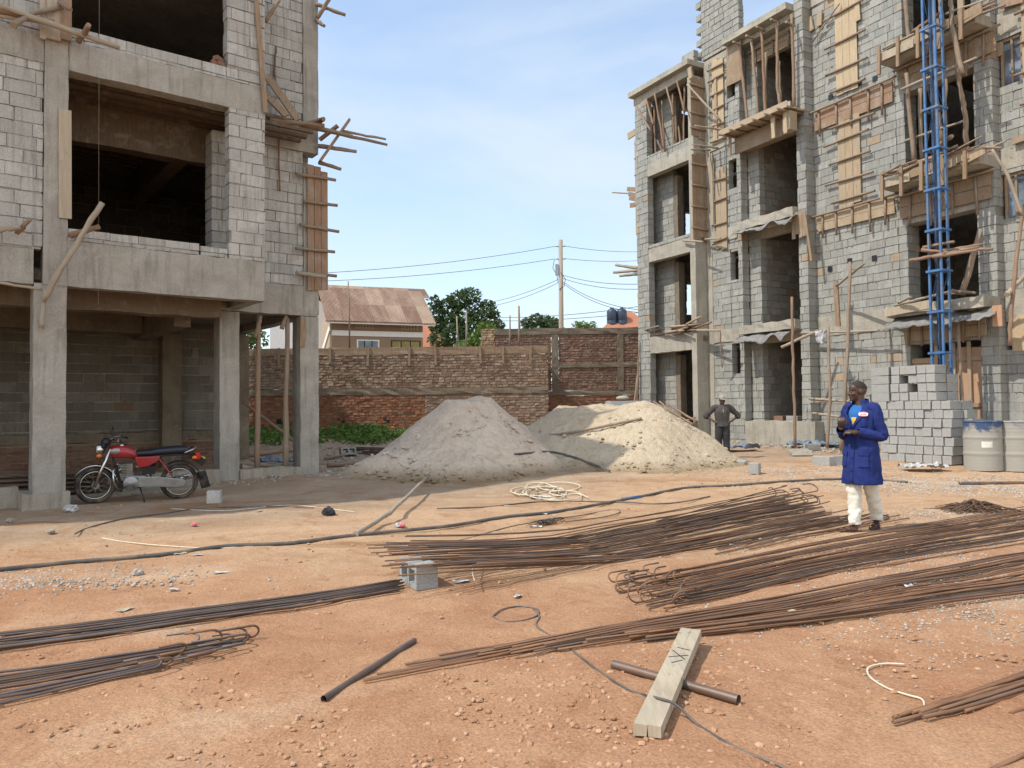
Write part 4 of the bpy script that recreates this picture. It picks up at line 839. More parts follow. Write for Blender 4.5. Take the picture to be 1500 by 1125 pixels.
# --- scaffold poles standing in front of the blank wall
fp(RB, ((1165, 657, 1.6), (1162, 540, 1.5), (1160, 435, 1.4)), .045, 'tall straight pole standing in front of the recess', 'pole_red'); fp(RB, ((1212, 656, 1.3), (1216, 580, 1.2), (1213, 478, 1.0)), .045, 'crooked pole standing left in front of the blank wall', 'pole')
fp(RB, ((1232, 660, 1.5), (1241, 520, 1.2), (1245, 384, .9)), .05, 'longest pole standing in front of the blank wall', 'pole'); fpl(RB, (1228, 478, .1), (1224, 412, .15), .13, .05, 'weathered board standing on the ledge of the blank wall', 'board_old')
fp(RB, ((1226, 418, .2), (1267, 385, .9)), .04, 'pole slanting up right from the standing board', 'pole_grey')
fp(RB, ((1144, 509, 1.0), (1199, 484, .3)), .045, 'rough pole slanting up along the first floor ledge', 'pole_grey'); fp(RB, ((1170, 488, .0), (1303, 484, .05)), .035, 'long flat pole on the first floor ledge of the blank wall', 'pole_grey')
for i, (a, b) in enumerate((((1185, 584, .8), (1245, 588, 1.0)), ((1190, 605, .7), (1240, 612, .9)), ((1188, 590, .8), (1230, 586, .9)))): fp(RB, (a, b), .035, ('top', 'bottom', 'middle')[i] + ' rail tied between the poles before the blank wall', 'pole_grey', group='rails tied between the poles')
M['rag'] = m_plain('pale_rag', (.52, .49, .43), .9, .2, 9)
def rag(F, px, py, e, w_, h_, label):
    p = F.P(px, py, e)
    def fn(u, v): return (F.u * ((u - .5) * w_ * (1 - .4 * v) + .05 * nz(v, u, 2.2, 8)) - F.i * (.09 * math.sin(u * 9 + v * 3) + .04) + Vector((0, 0, -h_ * v + .05 * nz(u, v, 3, 9))))
    mb = MB(); mb.grid(fn, 14, 12); o = mb.build('rag', M['rag'], None, p); o.modifiers.new('t', 'SOLIDIFY').thickness = .008; return tag(o, label, 'rag')
rag(RB, 1206, 484, .5, .38, .36, 'pale rag hanging on the first floor ledge')
# --- wide openings: props and loose timber
OPp = [((1333, 72, .0), (1325, -8, .0)), ((1380, 42, -.1), (1376.5, -8, -.1)), ((1409.6, 109, .55), (1394.7, 36, .45), (1392.5, -8, .3)), ((1340, 240, .1), (1327.5, 107, .3)), ((1350, 235, -.1), (1348, 130, -.1)), ((1381, 212, -.05), (1364, 96, .2)), ((1384, 222, -.15), (1385, 116, -.15)), ((1415, 213, .1), (1415, 171, .15), (1406.4, 128, .25), (1400, 81, .3))]
OL = ['left prop of the topmost opening beside the blue mast', 'middle prop of the topmost opening behind the blue mast', 'long crooked prop reaching below the topmost balcony', 'left prop of the third floor opening beside the mast', 'second prop from the left in the third floor opening', 'slanting prop behind the mast in the third floor opening', 'straight middle prop of the third floor opening', 'thick crooked prop at the right of the third floor opening']
for p, l in zip(OPp, OL): fp(RB, p, .058, l, 'pole')
fpl(RB, (1408, 40, -.3), (1407.5, -10, -.3), .14, .06, 'upright board at the right side of the topmost opening', 'board')
fp(RB, ((1326, 206, .0), (1412, 177, .05)), .035, 'thin rail across the third floor opening', 'pole_grey'); fp(RB, ((1320, 131, .42), (1431, 84, .42)), .04, 'long rail fixed along the beam of the third floor opening', 'pole_grey')
hpanel(RB, 10.5, 12.9, 9.55, 10.05, -.30, 2, 5, 'formwork along the beam above the third floor opening', 'board_old', .3); hpanel(RB, 10.4, 12.7, 6.2, 6.8, -.30, 2, 4, 'formwork along the beam above the second floor opening', 'board_old', .25)
hpanel(RB, 10.45, 12.5, 3.05, 3.6, -.30, 2, 6, 'formwork along the beam above the boarded ground floor opening', 'board', .12)
for lev, (z, n) in enumerate(((10.42, 16), (7.2, 22), (3.95, 6))):
    nm = ('third', 'second', 'first')[lev]
    for i in range(n):
        t = random.uniform(10.35, 12.2); e = random.uniform(-.15, .5); l = random.uniform(.5, 1.6) if lev < 2 else random.uniform(.3, .8)
        pole([RB.w(t, e, z + random.uniform(-.02, .18)), RB.w(min(13.15, t + l), e + random.uniform(-.2, .25), z + random.uniform(.0, .22))], random.uniform(.025, .045), 'loose stick in the timber heaped on the %s floor balcony by the blue mast' % nm, random.choice(('pole', 'pole_grey', 'pole_red')), group='loose timber on the %s floor balcony by the mast' % nm)
    for i in range((5, 5, 2)[lev]):
        t = 10.4 + i * .5; plank(RB.w(t, .38, z - .18 + .05 * (i % 2)), RB.w(min(13.0, t + random.uniform(.7, 1.3)), .42, z - .12 + random.uniform(-.08, .08)), .2, .04, 'board edge along the %s floor balcony by the blue mast' % nm, random.choice(('board', 'board_old', 'plank')), -RB.i, group='board edges of the %s floor balcony by the mast' % nm)
    for i in range((5, 5, 0)[lev]):
        t = 10.45 + i * .52; plank(RB.w(t, .45, z - .62), RB.w(t + .02, .46, z + .1), .08, .05, ORD[i] + ' cleat from the left on the %s floor balcony by the mast' % nm, 'board_old', -RB.i, group='cleats of the balcony by the mast')
for i, (a, b) in enumerate((((1331, 382, 1.2), (1434, 362, .6)), ((1349, 366, 1.2), (1400, 372, .9)), ((1352, 363, 1.0), (1398, 354, .9)), ((1362, 371, 1.1), (1440, 358, .3)), ((1366, 376, 1.2), (1432, 367, .8)), ((1340, 381, 1.25), (1385, 371, 1.1)), ((1372, 366, .9), (1455, 365, .5)))): fp(RB, (a, b), .042, 'stick in the bundle lashed across the blue mast at the second floor', 'pole_red', group='sticks lashed across the mast')
fp(RB, ((1409, 432, .2), (1436, 336, -.1)), .07, 'stout timber leaning in the second floor opening', 'pole'); fp(RB, ((1376, 213, .4), (1395, 199, .6)), .06, 'short thick log on the third floor balcony by the mast', 'pole')
# boarded ground floor opening
bo = empty('board_hoarding', RB.w(10.57, -.45, .35), RB.rot, 'reddish plywood hoarding closing the ground floor opening behind the blocks', 'hoarding')
for i, (a, b) in enumerate(((.0, .62), (.63, 1.10), (1.11, 1.42), (1.43, 1.74))): MB().box((a, -.02, 0), (b, .0, 2.28 + (0, .12, .2, .18)[i]), 0, .003).build('panel', M['ply'] if i != 1 else M['board'], bo)
for z, m_ in ((1.05, 'board_red'), (2.15, 'board')): MB().box((0, -.06, z), (1.74, -.022, z + .09), 0, .004).build('rail', M[m_], bo)
for x in (.62, 1.05, 1.42): MB().box((x, -.10, 0), (x + .08, -.062, 2.6)).build('stud', M['board'], bo)
fp(RB, ((1412, 625, .5), (1401, 455, .1)), .045, 'straight prop standing before the ground floor hoarding', 'pole'); fpl(RB, (1462, 478, .18), (1461, 447, .18), .2, .04, 'small orange board on the pier right of the hoarding', 'ply')
# right edge
fp(RB, ((1478, 506, .4), (1484, 420, .3), (1500, 300, -.2)), .045, 'long reddish pole leaning at the right end of the facade', 'pole_red'); fp(RB, ((1475, 432, .5), (1506, 398, -.5)), .055, 'thick forked stick jutting at the right end of the facade', 'pole_grey')
fp(RB, ((1498, 316, .1), (1475, 255, .3), (1453, 219, .5)), .04, 'pole slanting from the third floor balcony to the right window', 'pole_grey'); fp(RB, ((1440, 216, .5), (1468, 217, .4)), .035, 'short stick pointing right from the third floor balcony')
fpl(RB, (1483, 207, -.5), (1506, 199, -.5), .16, .05, 'board end jutting below the upper right window', 'board_old'); fpanel(RB, 13.32, 13.7, 8.0, 11.5, -.55, 2, (8.2, 8.9, 9.6, 10.3), 'upright formwork boards at the far right edge', 'board', .1)
fpl(RB, (1466, 6, -.5), (1500, -3, -.5), .2, .05, 'board under the topmost right window ledge', 'board_red')
for i, y in enumerate((72, 272)): fpl(RB, (1465, y + 10, -.62), (1464, y + 40 - 50, -.62), .1, .05, ('upper', 'lower')[i] + ' upright board left of the right hand windows', 'board')
# ---------------------------------------------------------------- hoist mast
hm = empty('hoist_mast', RB.w(12.18, .95, .2), RB.rot, 'bright blue steel lattice hoist mast rising in front of the openings', 'hoist')
M['blue'] = m_plain('blue_paint', (.055, .16, .35), .55, .1, .3, 7, (.19, .19, .18), .75); q = .138
for sx in (-1, 1):
    for sy in (-1, 1): MB().bar((sx * q, sy * q, 0), (sx * q, sy * q, 14), .046, .046, (0, 1, 0)).build('leg', M['blue'], hm)
for k in range(15):
    z = .55 + k * .93; f = MB()
    for s in (-1, 1):
        f.box((-q - .06, s * (q + .035) - .02, z), (q + .06, s * (q + .035) + .02, z + .05)); f.box((s * (q + .035) - .02, -q - .01, z + .001), (s * (q + .035) + .02, q + .01, z + .049))
    f.build('collar', M['blue'], hm)
for k in range(14):
    z = .6 + k * .93; sg = 1 if k % 2 else -1
    MB().tube([(-q * sg, q, z), (q * sg, q, z + .9)], .008, 6).build('brace', M['blue'], hm); MB().tube([(-q, -q * sg, z), (-q, q * sg, z + .9)], .008, 6).build('brace', M['blue'], hm)
MB().tube([(.02, .02, 0), (.02, .02, 14)], .045, 8).build('guide_tube', m_plain('dark_tube', (.03, .035, .06), .4), hm); MB().tube([(-.08, .0, 0), (-.06, .0, 14)], .008, 5).build('hoist_cable', M['cable'], hm)
# --- LEFT BUILDING timber
fp(LB, ((0, 8, .25), (60, 30, .35), (175, 70, .35)), .05, 'long pole slanting down right across the top of the front column', 'pole_grey'); fp(LB, ((-10, 12, .2), (80, 33, .25)), .05, 'second pole lying under the long slanting pole', 'pole_red'); fp(LB, ((-10, 22, .15), (70, 34, .2)), .04, 'lower pole in the bundle at the top left', 'pole_grey')
fp(LB, ((20, 37, .45), (46, 20, .2), (92, 10, .1)), .045, 'crooked stick crossing the bundle at the top left'); fp(LB, ((116, 60, .15), (130, 36, .6)), .05, 'sawn log end jutting out beside the front column', 'pole_red'); fp(LB, ((88, 5, .12), (104, 14, .5)), .04, 'short bent log at the top of the front column', 'pole_red')
fpl(LB, (78, 0, .06), (78, 58, .06), .20, .05, 'pale upright board at the top of the front column', 'plank'); fpl(LB, (96, -5, .06), (96, 59, .06), .16, .06, 'brown upright board at the top of the front column', 'board_red'); fpl(LB, (62, -5, .06), (63, 57, .06), .08, .05, 'narrow board end beside the front column top', 'plank')
fpl(LB, (95.5, 320, .03), (95.5, 161, .03), .175, .04, 'long smooth pale board fixed upright on the front column', 'plank')
fp(LB, ((63, 440, .15), (95, 385, .35), (150, 297, .55)), .05, 'bare pole leaning up right across the first floor beam', 'pole_grey'); fp(LB, ((102, 345, .1), (145, 332, .4)), .055, 'short log beside the leaning pole', 'pole_red'); fp(LB, ((60, 480, .1), (66, 425, .12)), .04, 'thin stick hanging under the front column top', 'pole_grey')
fp(LB, ((-8, 337, .15), (30, 333, .3)), .045, 'short pole lying at the left frame edge', 'pole_grey'); fp(LB, ((24, 342, .1), (44, 321, .35)), .04, 'bent stub at the end of the short pole', 'pole_red')
fp(LB, ((-10, 413, .1), (62, 424, .12)), .025, 'thin rail under the left first floor beam', 'pole_grey')
fpl(LB, (375, -8, .05), (389, 165, .05), .085, .04, 'long narrow board leaning down the pier edge', 'board_old'); fpl(LB, (392, 112, -1.2), (437, 176, -.9), .16, .04, 'upper of two wide boards slanting on the corner wall', 'board_old'); fpl(LB, (391, 140, -1.1), (420, 170, -.8), .14, .04, 'lower of two wide boards slanting on the corner wall', 'board_old')
for i, (a, b, r) in enumerate((((390, 168, -1.1), (516, 200, -.9), .05), ((395, 176, -1.0), (475, 184, -.8), .05), ((440, 184, -1.2), (567, 212, -1.1), .04), ((466, 181, -1.2), (474, 174, -.6), .05), ((466, 214, -1.3), (522, 222, -1.1), .05), ((467, 238, -1.3), (500, 248, -1.1), .045), ((500, 192, -1.1), (565, 204, -1.0), .03), ((448, 182, -1.1), (475, 173, -.9), .045), ((390, 172, -1.2), (470, 189, -1.1), .05))): fp(LB, (a, b), r, ORD[i] + ' pole in the timber bunch jutting past the left building corner', 'pole_red' if i % 2 else 'pole', group='timber bunch at the right corner of the left building')
fpl(LB, (469, 236, -1.2), (512, 175, -1.0), .13, .05, 'broad board of the cross at the building corner', 'board_red', (0, 0, 1)); fpl(LB, (468, 205, -1.25), (495, 184, -1.0), .12, .05, 'short board of the cross at the building corner', 'board_red', (0, 0, 1))
for i, (a, b) in enumerate((((463, 6, -1.3), (506, 22, -1.0)), ((464, 28, -1.3), (484, -4, -1.0)), ((463, 30, -1.3), (475, 38, -1.1)))): fp(LB, (a, b), .045, ('long', 'slanting', 'short')[i] + ' stick jutting from the building corner at the top of the picture')
cf = LB.w(4.82, -1.38, 4.0)
fpanel(LB, 4.80, 5.26, 4.05, 6.62, -1.36, 3, (4.35, 4.85, 5.35, 5.85, 6.4), 'tall brown formwork box on the corner column of the left building', 'board_red', .2)
fp(LB, ((433, 399, -1.2), (478, 406, -1.0)), .045, 'lowest stick nailed across the corner formwork', 'pole_grey'); fp(LB, ((410, 280, -1.36), (409, 186, -1.36)), .018, 'thin rusty bar hanging down the corner wall', 'rebar_r', name='steel_bar', cat='steel bar'); fp(LB, ((402, 122, -1.36), (404, 68, -1.36)), .022, 'dark bent bar stuck on the upper corner wall', 'rebar_d', name='steel_bar', cat='steel bar'); fp(LB, ((388, 32, -1.3), (410, 0, -1.2)), .04, 'stick leaning at the top of the corner wall', 'board_old')
# props under the overhang
gp = LB.w(3.85, -1.5, 0); 
def prop(px0, py0, px1, py1, e, label, m_='pole_red', r=.06): fp(LB, ((px0, py0, e), (px1, py1, e)), r, label, m_, amp=.01)
prop(377, 693, 379, 462, -1.55, 'reddish prop standing between the two right concrete columns, the left one'); prop(418, 691, 421, 466, -1.55, 'brown prop standing between the two right concrete columns, the right one', 'pole')
fp(LB, ((374, 494, -1.55), (382, 462, -1.5)), .05, 'short brace nailed to the head of the left prop', 'pole'); fp(LB, ((413, 482, -1.5), (419, 462, -1.5)), .05, 'short brace nailed to the head of the right prop', 'pole'); fpl(LB, (442, 508, -1.36), (444, 463, -1.36), .11, .05, 'short board nailed to the head of the corner column', 'board_old')
fp(LB, ((436, 650, -3.2), (355, 588, -3.4)), .04, 'thin pole slanting behind the props', 'pole_red')
for i, (a, b) in enumerate((((352, 684, -1.7), (418, 692, -2.0)), ((345, 678, -2.2), (440, 686, -2.4)))): fp(LB, (a, b), .05, ('nearer', 'farther')[i] + ' pole lying on the plinth between the columns', 'pole_grey')
# stacked dark bars behind the front column, bricks on the ledge
for i in range(26):
    y = .93 + .055 * (i % 6); z = .15 + .075 * (i // 6) + .02 * (i % 2); a = LB.w(-3.2, -y, z + .06); b = LB.w(1.0 + random.uniform(-.15, .1), -y, z)
    pole([a, b], .028, 'dark steel bar in the stack behind the front column', 'rebar_d', 'steel_bar', 'steel bar', 'dark bars stacked behind the front column', .006)
for i, (x, y) in enumerate(((318, 94), (325, 93), (321, 87))):
    p = LB.at(x, y, -.1); o = MB().box((-.11, -.055, -.04), (.11, .055, .04), 0, .006).build('clay_brick', M['brick'], None, LB.w(p[0], -.1, 7.745 + .082 * (i // 2)), LB.rot + .3 * i); tag(o, ('left', 'right', 'top')[i] + ' loose clay brick on the parapet of the upper opening', 'brick')
tag(MB().tube([Vector((0, 0, 0)), LB.w(.62, .32, 3.2) - LB.w(.60, .32, 11)], .002, 4).build('plumb_line', M['pole_grey'], None, LB.w(.60, .32, 11)), 'thin string hanging down in front of the left openings', 'string')
# ================================================================ THE YARD: steel bars
random.seed(21)
def rebar(pts, r, mat, label, group, n=6):
    a = pts[0].copy(); o = MB().tube([p - a for p in pts], r, n).build('steel_bar', M[mat], None, a); return tag(o, label, 'steel bar', group)
def smooth(pts, k=4):
    out = []
    for i in range(len(pts) - 1):
        p0 = pts[max(0, i - 1)]; p1 = pts[i]; p2 = pts[i + 1]; p3 = pts[min(len(pts) - 1, i + 2)]
        for j in range(k):
            t = j / k; out.append(.5 * ((2 * p1) + (p2 - p0) * t + (2 * p0 - 5 * p1 + 4 * p2 - p3) * t * t + (3 * p1 - p0 - 3 * p2 + p3) * t ** 3))
    out.append(pts[-1]); return out
def bundle(l0, l1, r0, r1, n, rad, mats, label, group, hmax=.06, endl=.25, endr=.25, mid=None, hook=None, wob=.02, cross=.15, prof=None, lift=None):
    for i in range(n):
        v = (i + random.uniform(.1, .9)) / n; v2 = max(0, min(1, v + random.uniform(-cross, cross)))
        a = ground(lerp(l0[0], l1[0], v), lerp(l0[1], l1[1], v)); b = ground(lerp(r0[0], r1[0], v2), lerp(r0[1], r1[1], v2)); d = (b - a).normalized()
        a = a + d * random.uniform(-endl, endl) * (1 if endl else 0); b = b - d * random.uniform(-endr, endr)
        sd = Vector((-d.y, d.x, 0)); K = 9; lay = random.random() ** 1.3 * hmax; pts = []
        o1 = random.uniform(-wob, wob); o2 = random.uniform(-wob, wob)
        for k in range(K + 1):
            t = k / K; p = a.lerp(b, t) + sd * (o1 * math.sin(t * 3.1) + o2 * math.sin(t * 6.5)) + sd * random.uniform(-.003, .003)
            if mid: p = p + sd * mid(t, v)
            hz = lay * (prof(t) if prof else 1) + (lift(t) if lift else 0); p.z = gz(p.x, p.y) + rad + hz + .006 * random.random(); pts.append(p)
        if hook:
            side, kind = hook; rr = random.uniform(.035, .075); e = pts[0] if side == 'l' else pts[-1]; dd = -d if side == 'l' else d
            ph = random.uniform(-.5, 1.2) + (0 if random.random() < .6 else 2.2); up = (sd * math.cos(ph) + Vector((0, 0, abs(math.sin(ph)) + .15))).normalized(); arc = []
            for q in range(1, 8): th = math.pi * q / 7; arc.append(e + dd * rr * math.sin(th) * 1.1 + up * rr * (1 - math.cos(th)))
            tail = arc[-1] - dd * random.uniform(.08, .2); seq = arc + [tail]
            pts = (seq[::-1] + pts) if side == 'l' else (pts + seq)
        rebar(pts, rad, random.choice(mats), label, group)
bundle((-260, 962), (-260, 990), (585, 853), (588, 869), 20, .0068, ('rebar_b', 'rebar_b', 'rebar_d'), 'straight bluish steel bar in the tidy bundle at the left of the yard', 'straight bluish steel bars at the left', .035, .0, .04, wob=.008, cross=.08)
bundle((-240, 1020), (-240, 1092), (310, 944), (300, 968), 17, .0075, ('rebar_b', 'rebar_b', 'rebar_d', 'rebar_r'), 'hooked steel bar in the short bundle at the lower left corner', 'hooked steel bars at the lower left', .035, .0, .30, hook=('r', 0), wob=.012, cross=.1)
bundle((560, 828), (650, 876), (1150, 735), (1235, 768), 58, .0066, ('rebar_d', 'rebar_d', 'rebar_r'), 'dark steel bar in the large bundle resting on the hollow block', 'dark steel bars in the large middle bundle', .16, .35, .35, wob=.04, cross=.35, prof=lambda t: .5 + .8 * t ** 2, lift=lambda t: .19 * max(0, 1 - t * 3.2))
bundle((960, 770), (1010, 782), (1130, 738), (1190, 752), 14, .0078, ('rebar_d', 'rebar_r'), 'hooked bar end rising from the large middle bundle near the man in blue', 'hooked bar ends of the large middle bundle', .26, .2, .2, hook=('r', 0), wob=.03, cross=.3, prof=lambda t: .4 + .7 * t)
bundle((1050, 800), (1080, 812), (1260, 752), (1330, 762), 10, .0075, ('rebar_r', 'rebar_d'), 'loose rusty bar lying beside the feet of the man in blue', 'loose bars by the feet of the man in blue', .03, .3, .2, wob=.03, cross=.2)
bundle((930, 852), (1010, 888), (1560, 736), (1590, 780), 38, .0066, ('rebar_r', 'rebar_r', 'rebar_d'), 'rusty hooked steel bar in the bundle passing below the man in blue', 'hooked steel bars below the man in blue', .06, .35, .1, hook=('l', 0), wob=.04, cross=.2, mid=lambda t, v: .10 * math.sin(t * 3.1))
bundle((690, 965), (1060, 930), (1600, 796), (1640, 856), 38, .0070, ('rebar_r', 'rebar_r', 'rebar_d'), 'long rusty steel bar in the bundle sweeping to the right edge', 'long rusty steel bars sweeping right', .05, .3, .1, wob=.04, cross=.22)
bundle((530, 1004), (620, 965), (1000, 912), (1040, 900), 7, .0085, ('rebar_r',), 'separate rusty bar end fanning out left of the long bundle', 'rusty bar ends fanning out left', .01, .15, .3, wob=.012, cross=.1)
bundle((1270, 1066), (1400, 1050), (1620, 950), (1640, 985), 9, .0095, ('rebar_r',), 'thick rusty bar in the small bundle at the lower right', 'thick rusty bars at the lower right', .03, .2, .1, wob=.01, cross=.15)
for i, (a, b) in enumerate((((1452, 1128), (1580, 1068)), ((1440, 1028), (1560, 1000)), ((1480, 1045), (1560, 1020)))): rebar([ground(*a, .01), ground((a[0] + b[0]) / 2, (a[1] + b[1]) / 2, .012), ground(*b, .01)], .010, 'rebar_r', ('rusty bar cut by the bottom right corner', 'single rusty bar right of the pale looped string', 'short rusty bar right of the small bundle')[i], None)
# --- timber, pipes, hoses, ropes on the ground
def laid(pxs, r, name, mat, label, cat, lift=0, n=8, k=5, heap_=False):
    pts = smooth([(onheap if heap_ else ground)(p[0], p[1], r + lift + (p[2] if len(p) > 2 else 0)) for p in pxs], k); a = pts[0].copy()
    return tag(MB().tube([p - a for p in pts], r, n).build(name, M[mat], None, a), label, cat)
M['hose'] = m_plain('hose_grey', (.085, .08, .075), .55, .0, .25, 5, (.30, .22, .15), .55); M['rope'] = m_plain('pale_rope', (.62, .55, .42), .9, 0, .15, 20); M['wire_m'] = m_plain('dull_wire', (.14, .12, .10), .5, .4); M['pipe'] = m_plain('steel_pipe', (.13, .10, .085), .5, .4, .3, 7, (.22, .12, .07), .6)
laid(((-160, 851), (0, 834), (110, 823), (240, 812), (330, 800), (420, 796), (500, 786), (570, 779), (660, 770), (740, 757), (810, 750), (870, 740), (940, 727), (1000, 715), (1070, 709), (1150, 704), (1245, 701), (1330, 706)), .021, 'water_hose', 'hose', 'long thick grey hose winding across the whole yard', 'hose')
MB().tube([ground(918, 731, .02) + Vector((-.07, 0, 0)), ground(931, 728, .02) + Vector((.07, 0, 0))], .028, 10).build('hose_joint', M['blue'])
tag(bpy.data.objects['hose_joint'], 'short blue coupling on the long grey hose', 'coupling')
laid(((1405, 708), (1450, 707), (1560, 707)), .03, 'pipe', 'pipe', 'dark pipe lying on the gravel before the steel drums', 'pipe')
laid(((753, 666), (775, 665), (805, 662), (835, 668), (865, 679), (893, 690)), .026, 'hose_piece', 'hose', 'short greenish hose piece lying across the yellowish sand heap', 'hose', .02, heap_=True)
laid(((806, 638), (850, 632), (900, 622), (940, 613)), .03, 'wood_pole', 'pole', 'dark pole lying along the crest of the yellowish sand heap', 'wood pole', .03, heap_=True)
p0 = ground(520, 783, .03); p1 = ground(570, 752, .12); p2 = onheap(628, 697, .12); pole([p0, p1, p2], .032, 'pale crooked pole with its upper end on the sand heap', 'pole_grey')
def rail_on(a, b, r, name, mat, label, cat):
    a = ground(*a, r); b = ground(*b, r); c = (b - a); mb = MB(); mb.tube([(0, 0, 0), c], r, 14, caps=False); d = c.normalized()
    mb.tube([d * .002, c - d * .002], r * .78, 14, caps=False); return tag(mb.build(name, M[mat], None, a), label, cat)
rail_on((474, 1024), (607, 938), .018, 'pipe', 'pipe', 'thin rusty pipe lying slantwise left of the bar ends', 'pipe')
pa = ground(898, 973); pb_ = ground(1082, 1025); rail_on((898, 973), (1082, 1025), .024, 'pipe', 'pipe', 'thick steel pipe lying under the weathered timber', 'pipe')
# the squared timber lies over the pipe and on the ground at its near end
ta = ground(948, 1082); tb = ground(1013, 945); ta.z += .035; tb.z += .075; pl = empty('timber_beam', ta, 0, 'split weathered squared timber lying over the steel pipe', 'timber'); dv = tb - ta
side = Vector((dv.y, -dv.x, 0)).normalized(); c_ = MB()
mb = MB(); mb.bar(side * -.032, side * -.030 + dv, .062, .055, (0, 0, 1), 0, .003); mb.build('near_half', M['plank'], pl); mb = MB(); mb.bar(side * .034, side * .032 + dv, .060, .055, (0, 0, 1), 0, .003); mb.build('far_half', M['plank'], pl)
up_ = side.cross(dv.normalized()); up_ = up_ if up_.z > 0 else -up_
for (s0, t0, s1, t1) in ((-.05, .62, .05, .66), (-.045, .70, .04, .61), (-.03, .74, .045, .72), (-.02, .56, .03, .60)): MB().bar(dv * t0 + side * s0 + up_ * .0285, dv * t1 + side * s1 + up_ * .0285, .005, .002, up_).build('chalk_mark', M['black'], pl)
laid(((722, 903), (735, 893), (760, 888), (785, 892), (788, 901), (765, 909), (735, 910), (722, 903)), .006, 'wire_loop', 'wire_m', 'loop of thin wire lying in the middle of the yard', 'wire')
laid(((782, 893), (790, 903), (785, 915), (800, 928), (820, 938), (848, 960), (880, 985), (920, 1010), (945, 1018), (962, 1022, .07), (990, 1032, .06), (1020, 1060), (1060, 1085), (1100, 1105), (1150, 1125), (1200, 1160)), .0065, 'wire', 'hose', 'long thin cable running from the wire loop over the timber', 'cable')
laid(((1325, 973), (1295, 972), (1272, 978), (1275, 992), (1300, 1008), (1330, 1018), (1350, 1024), (1354, 1035), (1350, 1048), (1330, 1054)), .005, 'string', 'rope', 'pale looped string beside the small bar bundle at lower right', 'string')
laid(((150, 788), (185, 794), (250, 800), (320, 803), (375, 798)), .006, 'string', 'rope', 'long pale string lying left of the yard behind the hose', 'string')
laid(((110, 782), (130, 773), (180, 760), (240, 752), (300, 744), (400, 742), (460, 744)), .010, 'cable', 'wire_m', 'thin dark cable lying in the shade before the motorcycle', 'cable')
laid(((250, 745), (330, 748), (420, 740), (480, 745), (520, 750)), .006, 'cable', 'rope', 'pale thread lying in the shade left of the crooked pole', 'string')
laid(((610, 802), (680, 790), (745, 772), (800, 762), (850, 755), (900, 746), (907, 751), (880, 758), (830, 764)), .007, 'cable', 'wire_m', 'thin dark cord curving above the large bar bundle', 'cord')
laid(((640, 745), (720, 742), (790, 735), (900, 735), (960, 738), (1000, 735), (1040, 727)), .011, 'cable', 'hose', 'thinner second hose lying behind the long hose', 'hose')
for k_, (cx, cy, rx, ry, n, r, nm, mt, lb_) in enumerate(((800, 723, 42, 10, 26, .010, 'rope', 'rope', 'tangle of pale rope at the foot of the yellowish sand heap'), (800, 763, 26, 5, 16, .007, 'wire_coil', 'wire_m', 'flat coil of dark wire beyond the large bar bundle'))):
    pts = []
    for i in range(n * 6):
        t = i / 6; q = .55 + .45 * math.sin(t * 1.3); pts.append((cx + rx * q * math.cos(t * 1.9 + k_) + (18 * math.sin(t * .37) if k_ == 0 else 0), cy + ry * q * math.sin(t * 1.9) - (9 * max(0, math.sin(t * .21)) if k_ == 0 else 0), random.uniform(0, .05)))
    laid(pts, r, nm, mt, lb_, 'rope' if k_ == 0 else 'wire', k=2, n=6)
laid(((770, 716), (775, 708), (795, 706), (812, 714), (805, 722), (820, 726), (845, 723), (862, 729)), .011, 'rope', 'rope', 'loose end of pale rope rising onto the sand behind the tangle', 'rope', .02)
laid(((680, 800), (705, 797), (690, 808), (697, 815), (692, 835), (695, 850)), .005, 'string', 'rope', 'white string tied round the large bar bundle', 'string', .10)
# --- blocks
M['blk'] = m_block('loose_block', (.30, .31, .305), (.345, .355, .345), (.40, .405, .395), .12, (.40, .40, .38))
def hollow(loc, rot, label, tilt=0, L_=.40, H_=.19, W_=.20, group=None, m_='blk'):
    mb = MB(); t = .045
    mb.box((-L_ / 2, -W_ / 2, 0), (L_ / 2, -W_ / 2 + t, H_)); mb.box((-L_ / 2, W_ / 2 - t, 0), (L_ / 2, W_ / 2, H_))
    for x in (-L_ / 2, -t / 2, L_ / 2 - t): mb.box((x + .0005, -W_ / 2 + t, .0005), (x + t - .0005, W_ / 2 - t, H_ - .0005))
    o = mb.build('hollow_block', M[m_], None, loc, rot); o.rotation_euler = (tilt, 0, rot); return tag(o, label, 'concrete block', group)
g0 = ground(607, 856); hollow(g0 + Vector((.12, .04, .10)), R_(-62), 'hollow concrete block propping the left end of the large bar bundle', R_(90))
o = hollow(ground(508, 668) + Vector((0, 0, .1)), .5, 'hollow block lying in the rubble beside the corner column', R_(75)); 
def solid(loc, rot, label, s=(.4, .2, .2), tilt=(0, 0), name='concrete_block', group=None, mat='blk'):
    mb = MB(); mb.box((-s[0] / 2, -s[1] / 2, 0), (s[0] / 2, s[1] / 2, s[2]), 0, .006); o = mb.build(name, M[mat], None, loc); o.rotation_euler = (tilt[0], tilt[1], rot); bv = o.modifiers.new('b', 'BEVEL'); bv.width = .008; bv.segments = 1; return tag(o, label, 'concrete block', group)
solid(ground(314, 737), .3, 'single grey block lying on the ground behind the motorcycle', (.22, .2, .2), mat='lblock')
solid(ground(1106, 694), -.6, 'small pale block standing on the sand edge near the man in a cap', (.2, .18, .22)); solid(ground(1077, 680), -.5, 'flat pale block by the feet of the man in a cap', (.45, .2, .1), (.1, .1))
solid(ground(1206, 682), -.9, 'left of two grey blocks lying left of the man in blue'); solid(ground(1224, 681), .2, 'right of two grey blocks lying left of the man in blue', (.25, .2, .2)); solid(ground(1190, 660), .1, 'grey block lying near the foot of the leaning poles', (.4, .2, .18))
